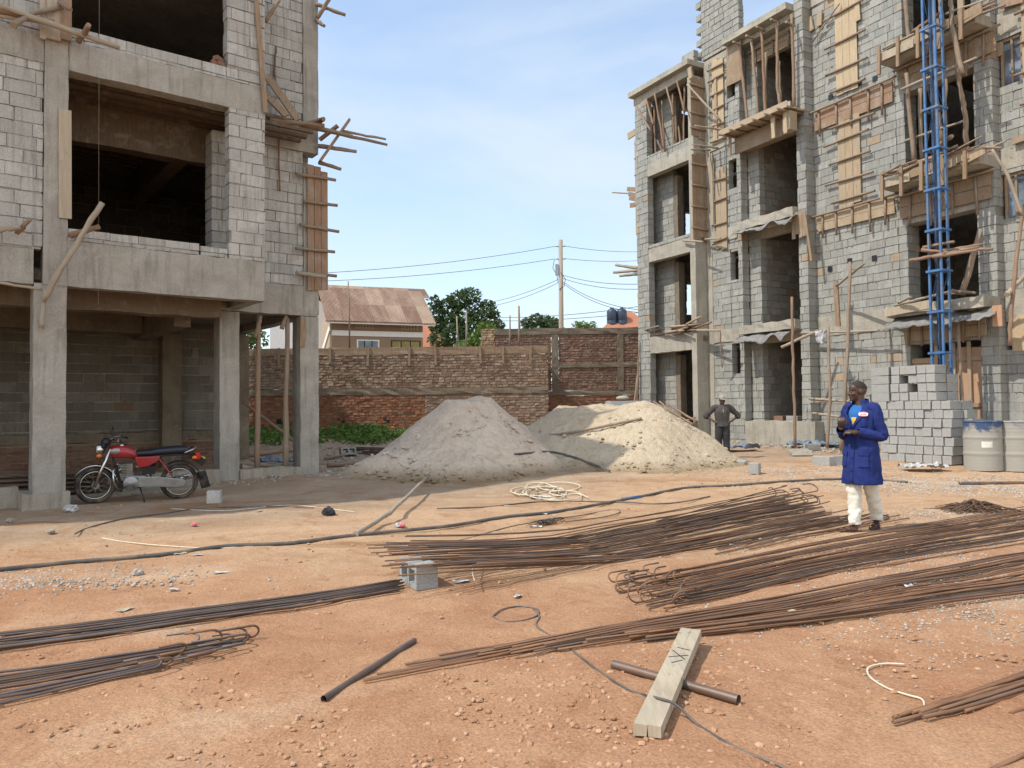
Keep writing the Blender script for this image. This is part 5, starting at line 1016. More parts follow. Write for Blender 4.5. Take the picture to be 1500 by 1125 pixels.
# the tall stack of blocks
sp = ground(1292, 684); ST = Frame(8.42, 17.85, RB.u.x, RB.u.y); zb = gz(9.3, 17.6); bh = .196; random.seed(9)
for c in range(11):
    z = zb + c * bh; nrow = 8 if c < 7 else 7
    x0 = .0 if c >= 7 else .10 + .02 * (c % 3)
    for i in range(nrow):
        if c in (8, 9) and i == 3 + (c == 8): continue
        if c >= 7 and i < 2: continue
        t = x0 + i * .212 + random.uniform(-.006, .006); dep = random.uniform(-.025, .025)
        o = MB().box((0, 0, 0), (.200, .40, .185), 0, .004).build('concrete_block', M['blk'], None, ST.w(t, dep, z), ST.rot + random.uniform(-.02, .02)); bv = o.modifiers.new('b', 'BEVEL'); bv.width = .006; bv.segments = 1
        tag(o, '%s block from the left, %s course from the ground, in the tall stack front' % (ORD[i], ORD[c]), 'concrete block', 'blocks in the tall stack')
    if c >= 7:
        o = MB().box((0, 0, 0), (.44, .20, .185), 0, .004).build('concrete_block', M['blk'], None, ST.w(-.06, .02, z), ST.rot + random.uniform(-.03, .03)); tag(o, 'long side block at the left end of the %s course of the tall stack' % ORD[c], 'concrete block', 'blocks in the tall stack')
        o = MB().box((0, 0, 0), (.40, .20, .185), 0, .004).build('concrete_block', M['blk'], None, ST.w(-.03, -.21, z), ST.rot); tag(o, 'inner block behind the left end of the %s course of the tall stack' % ORD[c], 'concrete block', 'blocks in the tall stack')
    if c < 10:
        for i in ((0, 1, 2, 6, 7) if c < 7 else (5, 6)):
            t = x0 + i * .212 + (.06 if c < 6 else 0); o = MB().box((0, 0, 0), (.200, .40, .185), 0, .004).build('concrete_block', M['blk'], None, ST.w(t, -.425, z), ST.rot + random.uniform(-.02, .02)); tag(o, '%s block from the left in the back row, %s course of the tall stack' % (ORD[i], ORD[c]), 'concrete block', 'blocks in the tall stack')
    if c < 5:
        o = MB().box((0, 0, 0), (.200, .40, .185), 0, .004).build('concrete_block', M['blk'], None, ST.w(x0 + 8 * .212 + .05 - .02 * c, -.44, z), ST.rot + random.uniform(-.02, .02)); tag(o, 'outermost block at the right rear of the %s course of the tall stack' % ORD[c], 'concrete block', 'blocks in the tall stack')
# --- steel drums
def drum(px, py, label, paint, R=.345, H=.98):
    o = empty('steel_drum', ground(px, py) + Vector((0, .0, 0)), .6, label, 'drum'); pr = []
    for i in range(41):
        z = H * i / 40; r = R
        for zz_ in (H * .34, H * .67): r += .016 * math.exp(-((z - zz_) / .018) ** 2)
        r += .004 * math.sin(z * 90) * (1 if z > H * .75 else .3); pr.append((r, z))
    b = MB(); b.lathe(pr, 40); b.lathe([(R + .012, H - .02), (R + .016, H), (R - .012, H + .005), (R - .02, H - .05), (R - .03, H - .9)], 40); b.lathe([(R - .01, .01), (0, .011)], 40); b.build('shell', paint, o); return o
def m_drum(name, base, pos):
    g = NG(name); P = g.coord('Object'); n1 = g.noise(P, 3.2, 6, .65, .4); z = g.n('ShaderNodeSeparateXYZ', {0: P}).outputs[2]
    f = g.math('ADD', z, g.math('MULTIPLY', g.math('SUBTRACT', n1, .5), 1.1)); c = g.mix(g.n('ShaderNodeMapRange', {0: f, 1: pos, 2: pos + .14}).outputs[0], (.33, .315, .275), base)
    c = g.mix(g.math('MULTIPLY', g.ramp(g.noise(P, 14, 5, .7), .55, .7), .6), c, (.36, .345, .31)); return g.done(c, .7, .1, g.bump(n1, .3, .02))
d1 = drum(1441, 688, 'dented steel drum with worn blue paint next to the block stack', m_drum('blue_drum', (.05, .085, .165), .74)); d2 = drum(1492, 689, 'cement grey steel drum at the right edge beside the blue drum', m_drum('grey_drum', (.22, .23, .25), .95))
def onf(u, v): a = R_(-160) + u * .55; return ((.3485) * math.cos(a), .3485 * math.sin(a), .46 + .12 * v)
mb = MB(); mb.grid(onf, 10, 4); mb.build('paint_patch', m_plain('white_paint', (.66, .64, .58), .7, 0, .1, 9, (.4, .38, .33), .6), d1)
# --- rubbish
def crumple(px, py, s, mat, label, name, cat, lift=0, heap_=False, flat=.6):
    p = (onheap if heap_ else ground)(px, py, lift); q = random.uniform(0, 50)
    def fn(u, v):
        th = u * 2 * math.pi; ph = v * math.pi; d = Vector((math.sin(ph) * math.cos(th), math.sin(ph) * math.sin(th), -math.cos(ph) * flat)); k = 1 + .45 * noise.noise(d * 2.3 + Vector((q, 0, 0))) + .25 * noise.noise(d * 5.5 + Vector((0, q, 0)))
        return d * s * k + Vector((0, 0, s * flat * .8))
    mb = MB(); mb.grid(fn, 22, 12, sm=False); return tag(mb.build(name, M[mat], None, p), label, cat)
M['bag_w'] = m_plain('white_bag', (.42, .41, .39), .5, 0, .2, 12); M['bag_b'] = m_plain('black_bag', (.035, .04, .05), .35); M['bag_p'] = m_plain('pink_bag', (.65, .16, .20), .5, 0, .2); M['blue_sheet'] = m_plain('blue_grey_plastic', (.16, .21, .28), .4, 0, .4, 5)
crumple(103, 750, .10, 'bag_w', 'crumpled white bag by the plinth of the front column', 'plastic_bag', 'plastic bag'); crumple(481, 755, .085, 'bag_b', 'small black plastic bag left of the crooked pole', 'plastic_bag', 'plastic bag', flat=.8)
crumple(284, 770, .035, 'bag_p', 'pink scrap of plastic in the shade before the motorcycle', 'plastic_scrap', 'litter'); crumple(585, 772, .06, 'bag_w', 'white and red drink bottle scrap behind the hose', 'plastic_bottle', 'bottle', flat=.5); o = crumple(589, 771, .035, 'bag_p', 'red label scrap on the bottle behind the hose', 'bottle_label', 'litter', .02)
crumple(201, 843, .05, 'st_grey', 'pale stone lying alone below the hose at left', 'stone', 'stone'); crumple(75, 781, .045, 'st_rub', 'brown clod lying in the shade at left', 'stone', 'stone'); crumple(15, 765, .05, 'st_rub', 'dark clod near the left plinth', 'stone', 'stone')
def flatsheet(px, py, w_, d_, mat, label, name='plastic_sheet', lift=.03):
    p = ground(px, py, .02); q = random.uniform(0, 50)
    def fn(u, v): return ((u - .5) * w_ * (1 + .3 * nz(v, q, 2)), (v - .5) * d_ * (1 + .3 * nz(u, q, 2)), lift * (1 + 2 * abs(nz(u * w_, v * d_, 4.5, q)) + nz(u, v, 9, q)))
    mb = MB(); mb.grid(fn, 24, 14, sm=False); return tag(mb.build(name, M[mat], None, p), label, 'plastic sheet')
flatsheet(1352, 688, .85, .5, 'bag_w', 'crumpled white sheet lying at the foot of the block stack', lift=.06); flatsheet(1075, 660, 1.2, .6, 'blue_sheet', 'grey plastic sheet lying behind the man in a cap', lift=.08); flatsheet(1188, 655, 1.3, .5, 'blue_sheet', 'grey blue plastic lying among rubble below the recess', lift=.08)
flatsheet(408, 681, .9, .5, 'blue_sheet', 'blue grey plastic lying between the two right columns', lift=.09); flatsheet(790, 729, .35, .2, 'bag_w', 'white paper scrap left of the rope tangle', lift=.02)
# heap of cut ties, grey sump cone, planks of rubble, brick scraps
mb = MB(); c0 = ground(1428, 748)
for i in range(150):
    a = Vector((random.gauss(0, .16), random.gauss(0, .12), 0)); l = random.uniform(.12, .30); th = random.uniform(-.5, .5) + math.pi * (random.random() < .2) / 2; zc = max(.01, .15 - a.length * .35) * random.random()
    mb.tube([a + Vector((-l * math.cos(th), -l * math.sin(th), zc * .5)), a + Vector((0, 0, zc + .03)), a + Vector((l * math.cos(th), l * math.sin(th), zc * .6))], .006, 5)
tag(mb.build('wire_scrap_heap', M['rebar_d'], None, c0 + Vector((0, 0, .0))), 'bristly heap of cut wire ties on the gravel right of the man in blue', 'wire scrap', kind='stuff')
sc_p = Vector((3.15, 21.9, gz(3.15, 21.9)))
M['sump'] = m_plain('smooth_cement', (.21, .22, .22), .8, 0, .12, 3); o = empty('cement_cone', sc_p, .1, 'smooth grey truncated cement block behind the yellowish sand heap', 'cement block')
mb = MB(); n = len(mb.v); 
for z, rx in ((0, .75), (1.05, .62), (1.36, .40)):
    for sx, sy in ((-1, -1), (1, -1), (1, 1), (-1, 1)): mb.v.append((sx * rx, sy * rx * .8, z))
for k in range(2):
    for i in range(4): mb.face((k * 4 + i, k * 4 + (i + 1) % 4, k * 4 + 4 + (i + 1) % 4, k * 4 + 4 + i))
mb.face((8, 9, 10, 11)); mb.build('body', M['sump'], o); MB().ball((.0, 0, 1.44), (.2, .16, .07)).build('lump', M['st_grey'], o)
for i, (px, py) in enumerate(((845, 612), (812, 632), (795, 628), (775, 640), (855, 600))):
    p = depth(px, py, 24.5); p.z = gz(p.x, p.y) + .1; solid(p, i * .9, ORD[i] + ' broken brick lump from a row between the two sand heaps', (.5, .3, .25), (.2, .1 * i), 'brick_lump', 'brick lumps between the sand heaps', 'brick')
p = depth(790, 640, 23); plank(Vector((p.x - .4, 23, gz(p.x, 23) + .12)), Vector((p.x + .5, 23.2, gz(p.x, 23) + .16)), .25, .08, 'reddish plank end lying between the two sand heaps', 'board_red')
pts = []
mb = MB()
for i in range(120):
    x = random.uniform(1.6, 4.2); y = random.uniform(27.5, 29.6); mb.stone((x, y, gz(x, y) + .9 * sstep(29.6, 28, y) * random.random()), random.uniform(.08, .3), 0, .7)
tag(mb.build('brick_rubble', M['st_red']), 'reddish brick rubble heaped at the foot of the taller wall', 'rubble', kind='stuff')
for i in range(9):
    a = ground(510 + i * 3, 655 + i * 1.2, .03 + .02 * (i % 3)); b = ground(600 + i * 2, 657 + i * 1.5, .05 + .02 * (i % 3)); rebar([a, a.lerp(b, .5), b], .02, 'rebar_d', 'dark bar in the pile lying below the weeds by the brick wall', 'dark bars below the weeds')
for i, (a, b) in enumerate((((480, 682), (560, 676)), ((475, 672), (540, 660)), ((500, 690), (590, 684)), ((360, 668), (430, 660)))): pole([ground(*a, .05), ground(*b, .06)], .04, ('nearest', 'farthest', 'middle', 'leftmost')[i] + ' stick lying in the rubble by the corner column', 'pole_red' if i % 2 else 'pole')
for i, (px, py) in enumerate(((1172, 668), (1190, 652), (1205, 650), (1180, 646), (1160, 650), (1130, 640))): solid(ground(px, py), i * 1.1, ORD[i] + ' broken slab from a row lying along the foot of the blank wall', (.5, .35, .12), (.4, .2 * (i % 3)), 'slab_fragment', 'broken slabs along the blank wall', 'plinth')
for i, (px, py, m_) in enumerate(((1142, 617, 'brick'), (1163, 617, 'blk'))): q_ = RB.P(px, py, -.75); q_.z = 1.01; solid(q_, RB.rot, ('red brick block', 'pale block')[i] + ' lying on the floor edge of the ground floor recess', (.42, .2, .15), mat=m_)

random.seed(77)
for i in range(16):
    px, py = random.uniform(150, 1350), random.uniform(735, 900); p = ground(px, py, .012); q = random.uniform(0, 6.28); w_ = random.uniform(.03, .08)
    mb = MB(); mb.grid(lambda u, v: ((u - .5) * w_ * 1.8, (v - .5) * w_, .012 * nz(u, v, 2.5, i * 3.1) + .006), 6, 4, sm=False); o = mb.build('paper_scrap', M['rag'] if i % 3 else M['plank'], None, p, q); o.modifiers.new('t', 'SOLIDIFY').thickness = .002; tag(o, 'small pale scrap lying on the earth of the open yard', 'litter', 'small pale scraps scattered over the yard')
# ================================================================ MOTORCYCLE (local x forward, y to its left)
fw_, rw_ = ground(140, 737), ground(262, 731); mid_ = (fw_ + rw_) / 2; ang = math.atan2(fw_.y - rw_.y, fw_.x - rw_.x)
mo = empty('motorcycle', mid_, 0, 'red motorcycle with a long black seat parked under the overhang', 'motorcycle'); mo.rotation_euler = (-.10, 0, ang)
M['red'] = m_plain('red_paint', (.30, .012, .018), .22, 0, .05, 3, (.22, .15, .11), .2, .02, .6); M['chrome'] = m_plain('chrome', (.60, .59, .57), .22, 1, .1, 9, (.3, .25, .2), .2, .03); M['alu'] = m_plain('aluminium', (.30, .30, .295), .42, .6, .15, 9, (.25, .2, .15), .4); M['rubber'] = m_plain('tyre_rubber', (.025, .022, .02), .85, 0, .3, 9, (.22, .16, .11), .5)
M['vinyl'] = m_plain('seat_vinyl', (.018, .02, .028), .38, 0, .2, 9); M['amber'] = m_plain('amber_lens', (.65, .16, .02), .25); M['redl'] = m_plain('red_lens', (.45, .02, .02), .25); M['lens'] = m_plain('lamp_glass', (.72, .74, .76), .08, .3, .05); M['yellow'] = m_plain('yellow_plate', (.62, .42, .06), .5)
WB = .625
def torus(mb, R, r, n=40, m_=10, X=None, sq=1.0):
    b0 = len(mb.v)
    for i in range(n):
        a = 2 * math.pi * i / n
        for k in range(m_):
            b = 2 * math.pi * k / m_; rr = R + r * math.cos(b); p = Vector((rr * math.cos(a), r * sq * math.sin(b), rr * math.sin(a))); mb.v.append(X @ p if X else p)
    for i in range(n):
        for k in range(m_): mb.face((b0 + i * m_ + k, b0 + ((i + 1) % n) * m_ + k, b0 + ((i + 1) % n) * m_ + (k + 1) % m_, b0 + i * m_ + (k + 1) % m_), 0, None, True)
def wheel(x, yaw):
    wo = MB(); wo.tube([(0, -.07, 0), (0, .07, 0)], .055, 16); o = wo.build('wheel', M['alu'], mo, (x, 0, .30)); o.rotation_euler = (0, 0, yaw)
    t = MB(); torus(t, .265, .038, 44, 12, None, 1.0); t.build('tyre', M['rubber'], o); r = MB(); torus(r, .222, .012, 44, 8, None, 1.8); r.build('rim', M['chrome'], o)
    s = MB()
    for k in range(18):
        a = 2 * math.pi * k / 18; b = a + (.5 if k % 2 else -.5); sy = .04 if k % 4 < 2 else -.04
        s.tube([(.05 * math.cos(b), sy, .05 * math.sin(b)), (.215 * math.cos(a), 0, .215 * math.sin(a))], .0028, 5)
    s.build('spokes', M['alu'], o); return o
wheel(WB, .16); wheel(-WB, 0)
def arc(mb, cx, cz, R, a0, a1, w_, th=.006, n=18):
    b0 = len(mb.v)
    for i in range(n + 1):
        a = lerp(a0, a1, i / n)
        for k in range(5): y = (k / 4 - .5) * w_; d = R - .018 * abs(k / 2 - 1) ** 2; mb.v.append((cx + d * math.cos(a), y, cz + d * math.sin(a)))
    for i in range(n):
        for k in range(4): mb.face((b0 + i * 5 + k, b0 + i * 5 + k + 1, b0 + (i + 1) * 5 + k + 1, b0 + (i + 1) * 5 + k), 0, None, True)
m = MB(); arc(m, WB, .30, .345, R_(25), R_(160), .12); m.build('front_mudguard', M['chrome'], mo).modifiers.new('t', 'SOLIDIFY').thickness = .005
m = MB(); arc(m, -WB, .30, .36, R_(60), R_(175), .15); m.build('rear_mudguard', M['black'], mo).modifiers.new('t', 'SOLIDIFY').thickness = .006
MB().bar((-.97, 0, .46), (-1.05, 0, .17), .15, .006, (0, 1, 0)).build('mud_flap', M['rubber'], mo); MB().bar((WB - .36, .0, .36), (WB - .33, 0, .17), .12, .005, (0, 1, 0)).build('mud_flap', M['rubber'], mo)
for s in (-1, 1):
    MB().tube([(.40, s * .10, .90), (.53, s * .10, .56), (.635, s * .10, .29)], [.019, .023, .026], 12).build('fork_leg', M['chrome' if s > 0 else 'alu'], mo)
    MB().tube([(-.30, s * .13, .74), (-.52, s * .13, .42)], .012, 8).build('shock_rod', M['chrome'], mo); sp_ = MB()
    for k in range(9): t = k / 8; X = Matrix.Translation((lerp(-.33, -.49, t), s * .13, lerp(.70, .46, t))) @ Matrix.Rotation(R_(-35), 4, 'Y'); sp_.lathe([(.026, -.008), (.032, 0), (.026, .008)], 12, 0, X)
    sp_.build('shock_spring', M['red'], mo)
    MB().ball((.56, s * .16, .80), (.045, .03, .03)).build('indicator', M['amber'], mo); MB().ball((-.86, s * .13, .72), (.045, .03, .03)).build('indicator', M['amber'], mo)
    MB().tube([(.42, s * .02, 1.00), (.38, s * .14, 1.06), (.30, s * .28, 1.06), (.20, s * .37, 1.02)], .012, 8).build('handlebar', M['chrome'], mo); MB().tube([(.26, s * .32, 1.05), (.17, s * .39, 1.01)], .019, 10).build('grip', M['black'], mo); MB().tube([(.30, s * .26, 1.05), (.27, s * .38, 1.09)], .006, 6).build('lever', M['alu'], mo)
    MB().tube([(.34, s * .2, 1.06), (.38, s * .25, 1.19)], .006, 6).build('mirror_stalk', M['black'], mo); MB().ball((.385, s * .27, 1.20), (.014, .055, .04)).build('mirror', M['black'], mo)
    MB().tube([(.05, s * .1, .27), (.05, s * .26, .27)], .014, 8).build('foot_peg', M['rubber'], mo)
X = Matrix.Translation((.56, 0, .88)) @ Matrix.Rotation(R_(90), 4, 'Y') @ Matrix.Rotation(.0, 4, 'Z')
hl = MB().lathe([(0, -.08), (.06, -.07), (.088, -.02), (.09, .02), (.085, .03)], 24, 0, X).build('headlight', M['chrome'], mo); MB().lathe([(.084, .022), (.06, .045), (0, .055)], 24, 0, X).build('lens', M['lens'], hl)
MB().ball((.47, 0, 1.0), (.075, .12, .075), 16).build('instrument_cowl', M['black'], mo); MB().ball((.50, 0, .95), (.05, .10, .07), 14).build('cowl_base', M['black'], mo)
def body(name, secs, mat, n=20, par=mo):   # lofted along x: (x, zc, ry, rz)
    mb = MB(); b0 = 0
    for x, zc, ry, rz in secs:
        for k in range(n):
            a = 2 * math.pi * k / n; cx_ = math.copysign(abs(math.cos(a)) ** .75, math.cos(a)); sx_ = math.copysign(abs(math.sin(a)) ** .75, math.sin(a)); mb.v.append((x, ry * cx_, zc + rz * sx_))
    for i in range(len(secs) - 1):
        for k in range(n): mb.face((i * n + k, i * n + (k + 1) % n, (i + 1) * n + (k + 1) % n, (i + 1) * n + k), 0, None, True)
    mb.face(range(n)); mb.face([(len(secs) - 1) * n + k for k in range(n)][::-1]); return mb.build(name, M[mat], par, fix=True)
tk = body('fuel_tank', [(.43, .84, .05, .05), (.40, .84, .105, .085), (.30, .84, .135, .105), (.16, .83, .14, .105), (.06, .80, .12, .08), (.0, .77, .085, .04)], 'red')
MB().lathe([(.035, .94), (.035, .955), (0, .958)], 16, 0, Matrix.Translation((.24, 0, 0))).build('filler_cap', M['chrome'], tk)
for s in (-1, 1): MB().ball((.32, s * .112, .86), (.085, .030, .055), 14).build('tank_panel', M['alu'], tk)
body('seat', [(.06, .80, .08, .03), (.0, .81, .11, .045), (-.20, .815, .125, .055), (-.30, .83, .13, .06), (-.60, .845, .13, .065), (-.74, .845, .125, .06), (-.79, .84, .10, .045)], 'vinyl')
MB().tube([(-.70, .13, .80), (-.84, .12, .86), (-.88, .0, .87), (-.84, -.12, .86), (-.70, -.13, .80)], .012, 8).build('grab_rail', M['chrome'], mo)
for s in (-1, 1):
    X = Matrix.Translation((0, s * .135, 0)); pn = MB(); pn.prism([(.05, .76), (-.34, .76), (-.30, .68), (-.16, .60), (-.02, .585), (.02, .64)], -.02, .02, 0, X); pn.build('side_panel', M['red'], mo).modifiers.new('b', 'BEVEL').width = .012
MB().box((-.95, -.07, .68), (-.88, .07, .79)).build('tail_light', M['redl'], mo); MB().bar((-.93, 0, .67), (-1.02, 0, .64), .12, .004, (0, 1, 0)).build('number_plate', M['yellow'], mo); MB().bar((-.80, 0, .76), (-1.02, 0, .60), .12, .02, (0, 1, 0)).build('tail_tidy', M['black'], mo)
fr = MB(); fr.tube([(.42, 0, .92), (.34, 0, .62), (.26, 0, .34), (.0, 0, .24), (-.22, 0, .30)], .02, 8); fr.tube([(.40, 0, .80), (.05, 0, .72), (-.30, .08, .76), (-.80, .09, .78)], .018, 8); fr.tube([(-.30, -.08, .76), (-.80, -.09, .78)], .016, 8); fr.tube([(-.15, 0, .72), (-.20, 0, .32), (-.62, .10, .30)], .018, 8); fr.tube([(-.20, 0, .32), (-.62, -.10, .30)], .018, 8); fr.build('frame', M['black'], mo)
en = MB(); en.box((-.14, -.13, .24), (.20, .13, .44)); eo = en.build('engine', M['alu'], mo); eo.modifiers.new('b', 'BEVEL').width = .03
for s in (-1, 1): MB().lathe([(.12, 0), (.12, .02), (.10, .035), (.05, .04), (.045, .05), (0, .05)], 24, 0, Matrix.Translation((.10, s * .13, .33)) @ Matrix.Rotation(-s * R_(90), 4, 'X')).build('crank_cover', M['alu'], eo)
cy = MB()
for k in range(8): cy.box((.05 + k * .012, -.085, .44 + k * .026), (.20 + k * .012, .085, .452 + k * .026))
cy.box((.08, -.05, .43), (.17, .05, .64)); cy.build('cylinder', M['alu'], eo)
cc_ = MB(); X = Matrix.Translation((0, .155, 0)); cc_.prism([(.0, .42), (-.25, .43), (-.55, .385), (-.68, .37), (-.74, .31), (-.70, .245), (-.60, .225), (-.30, .25), (.0, .26)], -.018, .018, 0, X); cc_.build('chain_case', M['alu'], mo).modifiers.new('b', 'BEVEL').width = .012
MB().tube([(.22, -.05, .58), (.32, -.08, .48), (.28, -.13, .24), (.0, -.16, .2), (-.3, -.17, .26)], .022, 10).build('exhaust_pipe', M['chrome'], mo); MB().tube([(-.3, -.17, .26), (-.85, -.18, .36)], [.04, .05], 14).build('silencer', M['chrome'], mo)
MB().tube([(.30, .05, .62), (.36, .22, .55), (.35, .26, .40), (.30, .22, .27), (.22, .05, .24)], .013, 8).build('leg_guard', M['chrome'], mo); MB().tube([(.30, -.05, .62), (.36, -.22, .55), (.35, -.26, .40), (.30, -.22, .27), (.22, -.05, .24)], .013, 8).build('leg_guard', M['chrome'], mo)
MB().box((-.26, -.10, .46), (-.06, .10, .60)).build('battery_box', M['black'], mo); MB().tube([(.06, -.03, .58), (-.06, -.02, .56)], .03, 10).build('carburettor', M['alu'], eo); MB().tube([(.24, .13, .33), (.30, .17, .40), (.30, .20, .44)], .008, 6).build('kick_lever', M['chrome'], eo); MB().tube([(.12, .145, .40), (-.12, .15, .41)], .012, 6).build('casing_rib', M['black'], eo)
MB().tube([(-.03, .12, .25), (-.08, .20, .10), (-.10, .235, .02)], .012, 8).build('side_stand', M['black'], mo); MB().tube([(.14, .15, .30), (.24, .2, .24), (.27, .24, .25)], .009, 6).build('gear_lever', M['black'], mo)
MB().tube([(.46, .06, .96), (.55, .12, .80), (.40, .10, .60)], .006, 5).build('control_cable', M['black'], mo); MB().tube([(.46, -.04, .97), (.60, .06, .86), (.50, .08, .55), (.60, .07, .34)], .005, 5).build('control_cable', M['black'], mo)
# ================================================================ PEOPLE
M['skin'] = m_plain('dark_skin', (.070, .037, .025), .5, 0, .12, 14, bump=.05, spec=.45); M['skin2'] = m_plain('dark_skin_matt', (.075, .042, .029), .6, 0, .1, 14, bump=.05)
def m_cloth(name, a, b_, sc_=2.5, rough=.85):
    g = NG(name); P = g.coord('Object'); n1 = g.noise(P, sc_, 5, .6); wv = g.noise(P, 160, 2); return g.done(g.mix(g.ramp(n1, .3, .7), a, b_), rough, bump=g.bump(wv, .25, .004, g.bump(g.noise(P, 11, 4, .6, .8), .35, .02)), spec=.2)
M['coat'] = m_cloth('blue_coat', (.013, .023, .115), (.022, .038, .165)); M['white_tr'] = m_cloth('white_trousers', (.66, .62, .52), (.78, .75, .66)); M['tee'] = m_cloth('blue_tee', (.02, .10, .33), (.035, .15, .42)); M['dark_tee'] = m_cloth('charcoal_tee', (.045, .04, .037), (.085, .078, .072)); M['dark_tr'] = m_cloth('charcoal_trousers', (.03, .03, .032), (.055, .053, .055)); M['capm'] = m_cloth('faded_cap', (.24, .22, .18), (.38, .355, .30)); M['leather'] = m_plain('brown_leather', (.09, .045, .03), .5); M['eye'] = m_plain('eye_white', (.16, .13, .11), .3); M['hairm'] = m_plain('short_hair', (.030, .019, .015), .8); M['btn'] = m_plain('dark_button', (.012, .014, .04), .4)
def head(mb, X):
    t = lambda *p: X @ Vector(p); R3 = X.to_3x3().to_4x4()
    mb.ball(t(0, .012, .158), (.074, .094, .098), 20, 0, R3); mb.ball(t(0, -.035, .095), (.057, .062, .078), 18, 0, R3); mb.ball(t(0, -.066, .042), (.032, .030, .024), 14, 0, R3); mb.ball(t(0, -.045, .17), (.062, .052, .055), 16, 0, R3)
    mb.tube([t(0, -.088, .150), t(0, -.104, .120), t(0, -.112, .104)], [.009, .013, .018], 10); mb.ball(t(.013, -.1, .101), (.010, .012, .009), 8, 0, R3); mb.ball(t(-.013, -.1, .101), (.010, .012, .009), 8, 0, R3)
    mb.ball(t(0, -.092, .077), (.025, .013, .009), 12, 0, R3); mb.ball(t(0, -.090, .061), (.023, .013, .010), 12, 0, R3); mb.ball(t(0, -.083, .148), (.05, .014, .010), 12, 0, R3)
    for s in (-1, 1): mb.ball(t(s * .076, .012, .125), (.010, .021, .033), 12, 0, R3); mb.ball(t(s * .04, -.06, .105), (.024, .03, .022), 10, 0, R3)
    mb.tube([t(0, .02, -.08), t(0, .016, .02), t(0, .01, .09)], [.066, .056, .058], 16)
def hand(mb, w0, d, up_, sideT, curl=.5, s=1.0):
    """palm from the wrist along d; four bent fingers of unequal length and a thumb from the palm's side"""
    d = d.normalized(); up_ = (up_ - d * up_.dot(d)).normalized(); sd_ = d.cross(up_) * sideT
    X = Matrix((( d.x, sd_.x, up_.x), (d.y, sd_.y, up_.y), (d.z, sd_.z, up_.z)))
    P = lambda a, b, c: w0 + (d * a + sd_ * b + up_ * c) * s
    mb.ball(P(.048, 0, 0), (.050 * s, .040 * s, .017 * s), 12, 0, X.to_4x4())
    for i, (b, l) in enumerate(((.030, .068), (.011, .077), (-.009, .072), (-.027, .056))):
        c1, c2 = curl * .9, curl * 1.9; p0 = P(.078, b, 0); p1 = P(.078 + l * .42 * math.cos(c1), b * 1.15, -l * .42 * math.sin(c1)); p2 = P(.078 + l * (.42 * math.cos(c1) + .33 * math.cos(c2)), b * 1.15, -l * (.42 * math.sin(c1) + .33 * math.sin(c2))); c3 = curl * 2.6
        p3 = P(.078 + l * (.42 * math.cos(c1) + .33 * math.cos(c2) + .25 * math.cos(c3)), b * 1.12, -l * (.42 * math.sin(c1) + .33 * math.sin(c2) + .25 * math.sin(c3))); mb.tube([p0, p1, p2, p3], [.0095 * s, .009 * s, .0082 * s, .006 * s], 8)
    mb.tube([P(.025, .026, -.004), P(.05, .052, -.012), P(.075, .056, -.026), P(.09, .048, -.034)], [.013 * s, .0115 * s, .0098 * s, .007 * s], 8)
def finish(mb, name, mat, par, vox=.0065, it=3):
    o = mb.build(name, M[mat], par, fix=True); r = o.modifiers.new('one_surface', 'REMESH'); r.mode = 'VOXEL'; r.voxel_size = vox; r.use_smooth_shade = True; s = o.modifiers.new('soft', 'SMOOTH'); s.iterations = it; s.factor = .5; return o
def cloth_tube(mb, pts, radii, n=22, fold=.006, fs=1.0, seed=0, sq=1.0):
    b0 = len(mb.v); mb.tube(pts, radii, n, caps=False, sq=sq); c = len(pts)
    for i in range(c):
        ctr = sum((Vector(mb.v[b0 + i * n + k]) for k in range(n)), Vector()) / n
        for k in range(n):
            v = Vector(mb.v[b0 + i * n + k]); dd = (v - ctr).normalized(); mb.v[b0 + i * n + k] = v + dd * fold * (noise.noise(Vector((v.x * 14, v.y * 14, v.z * 22 * fs + seed))) + .7 * noise.noise(Vector((v.x * 30, v.y * 30, v.z * 34 * fs + seed))))
def resample(pts, rad, k=6):
    P = smooth([Vector(p) for p in pts], k); Rr = []
    for i in range(len(pts) - 1):
        for j in range(k): Rr.append(lerp(rad[i], rad[i + 1], j / k))
    Rr.append(rad[-1]); return P, Rr
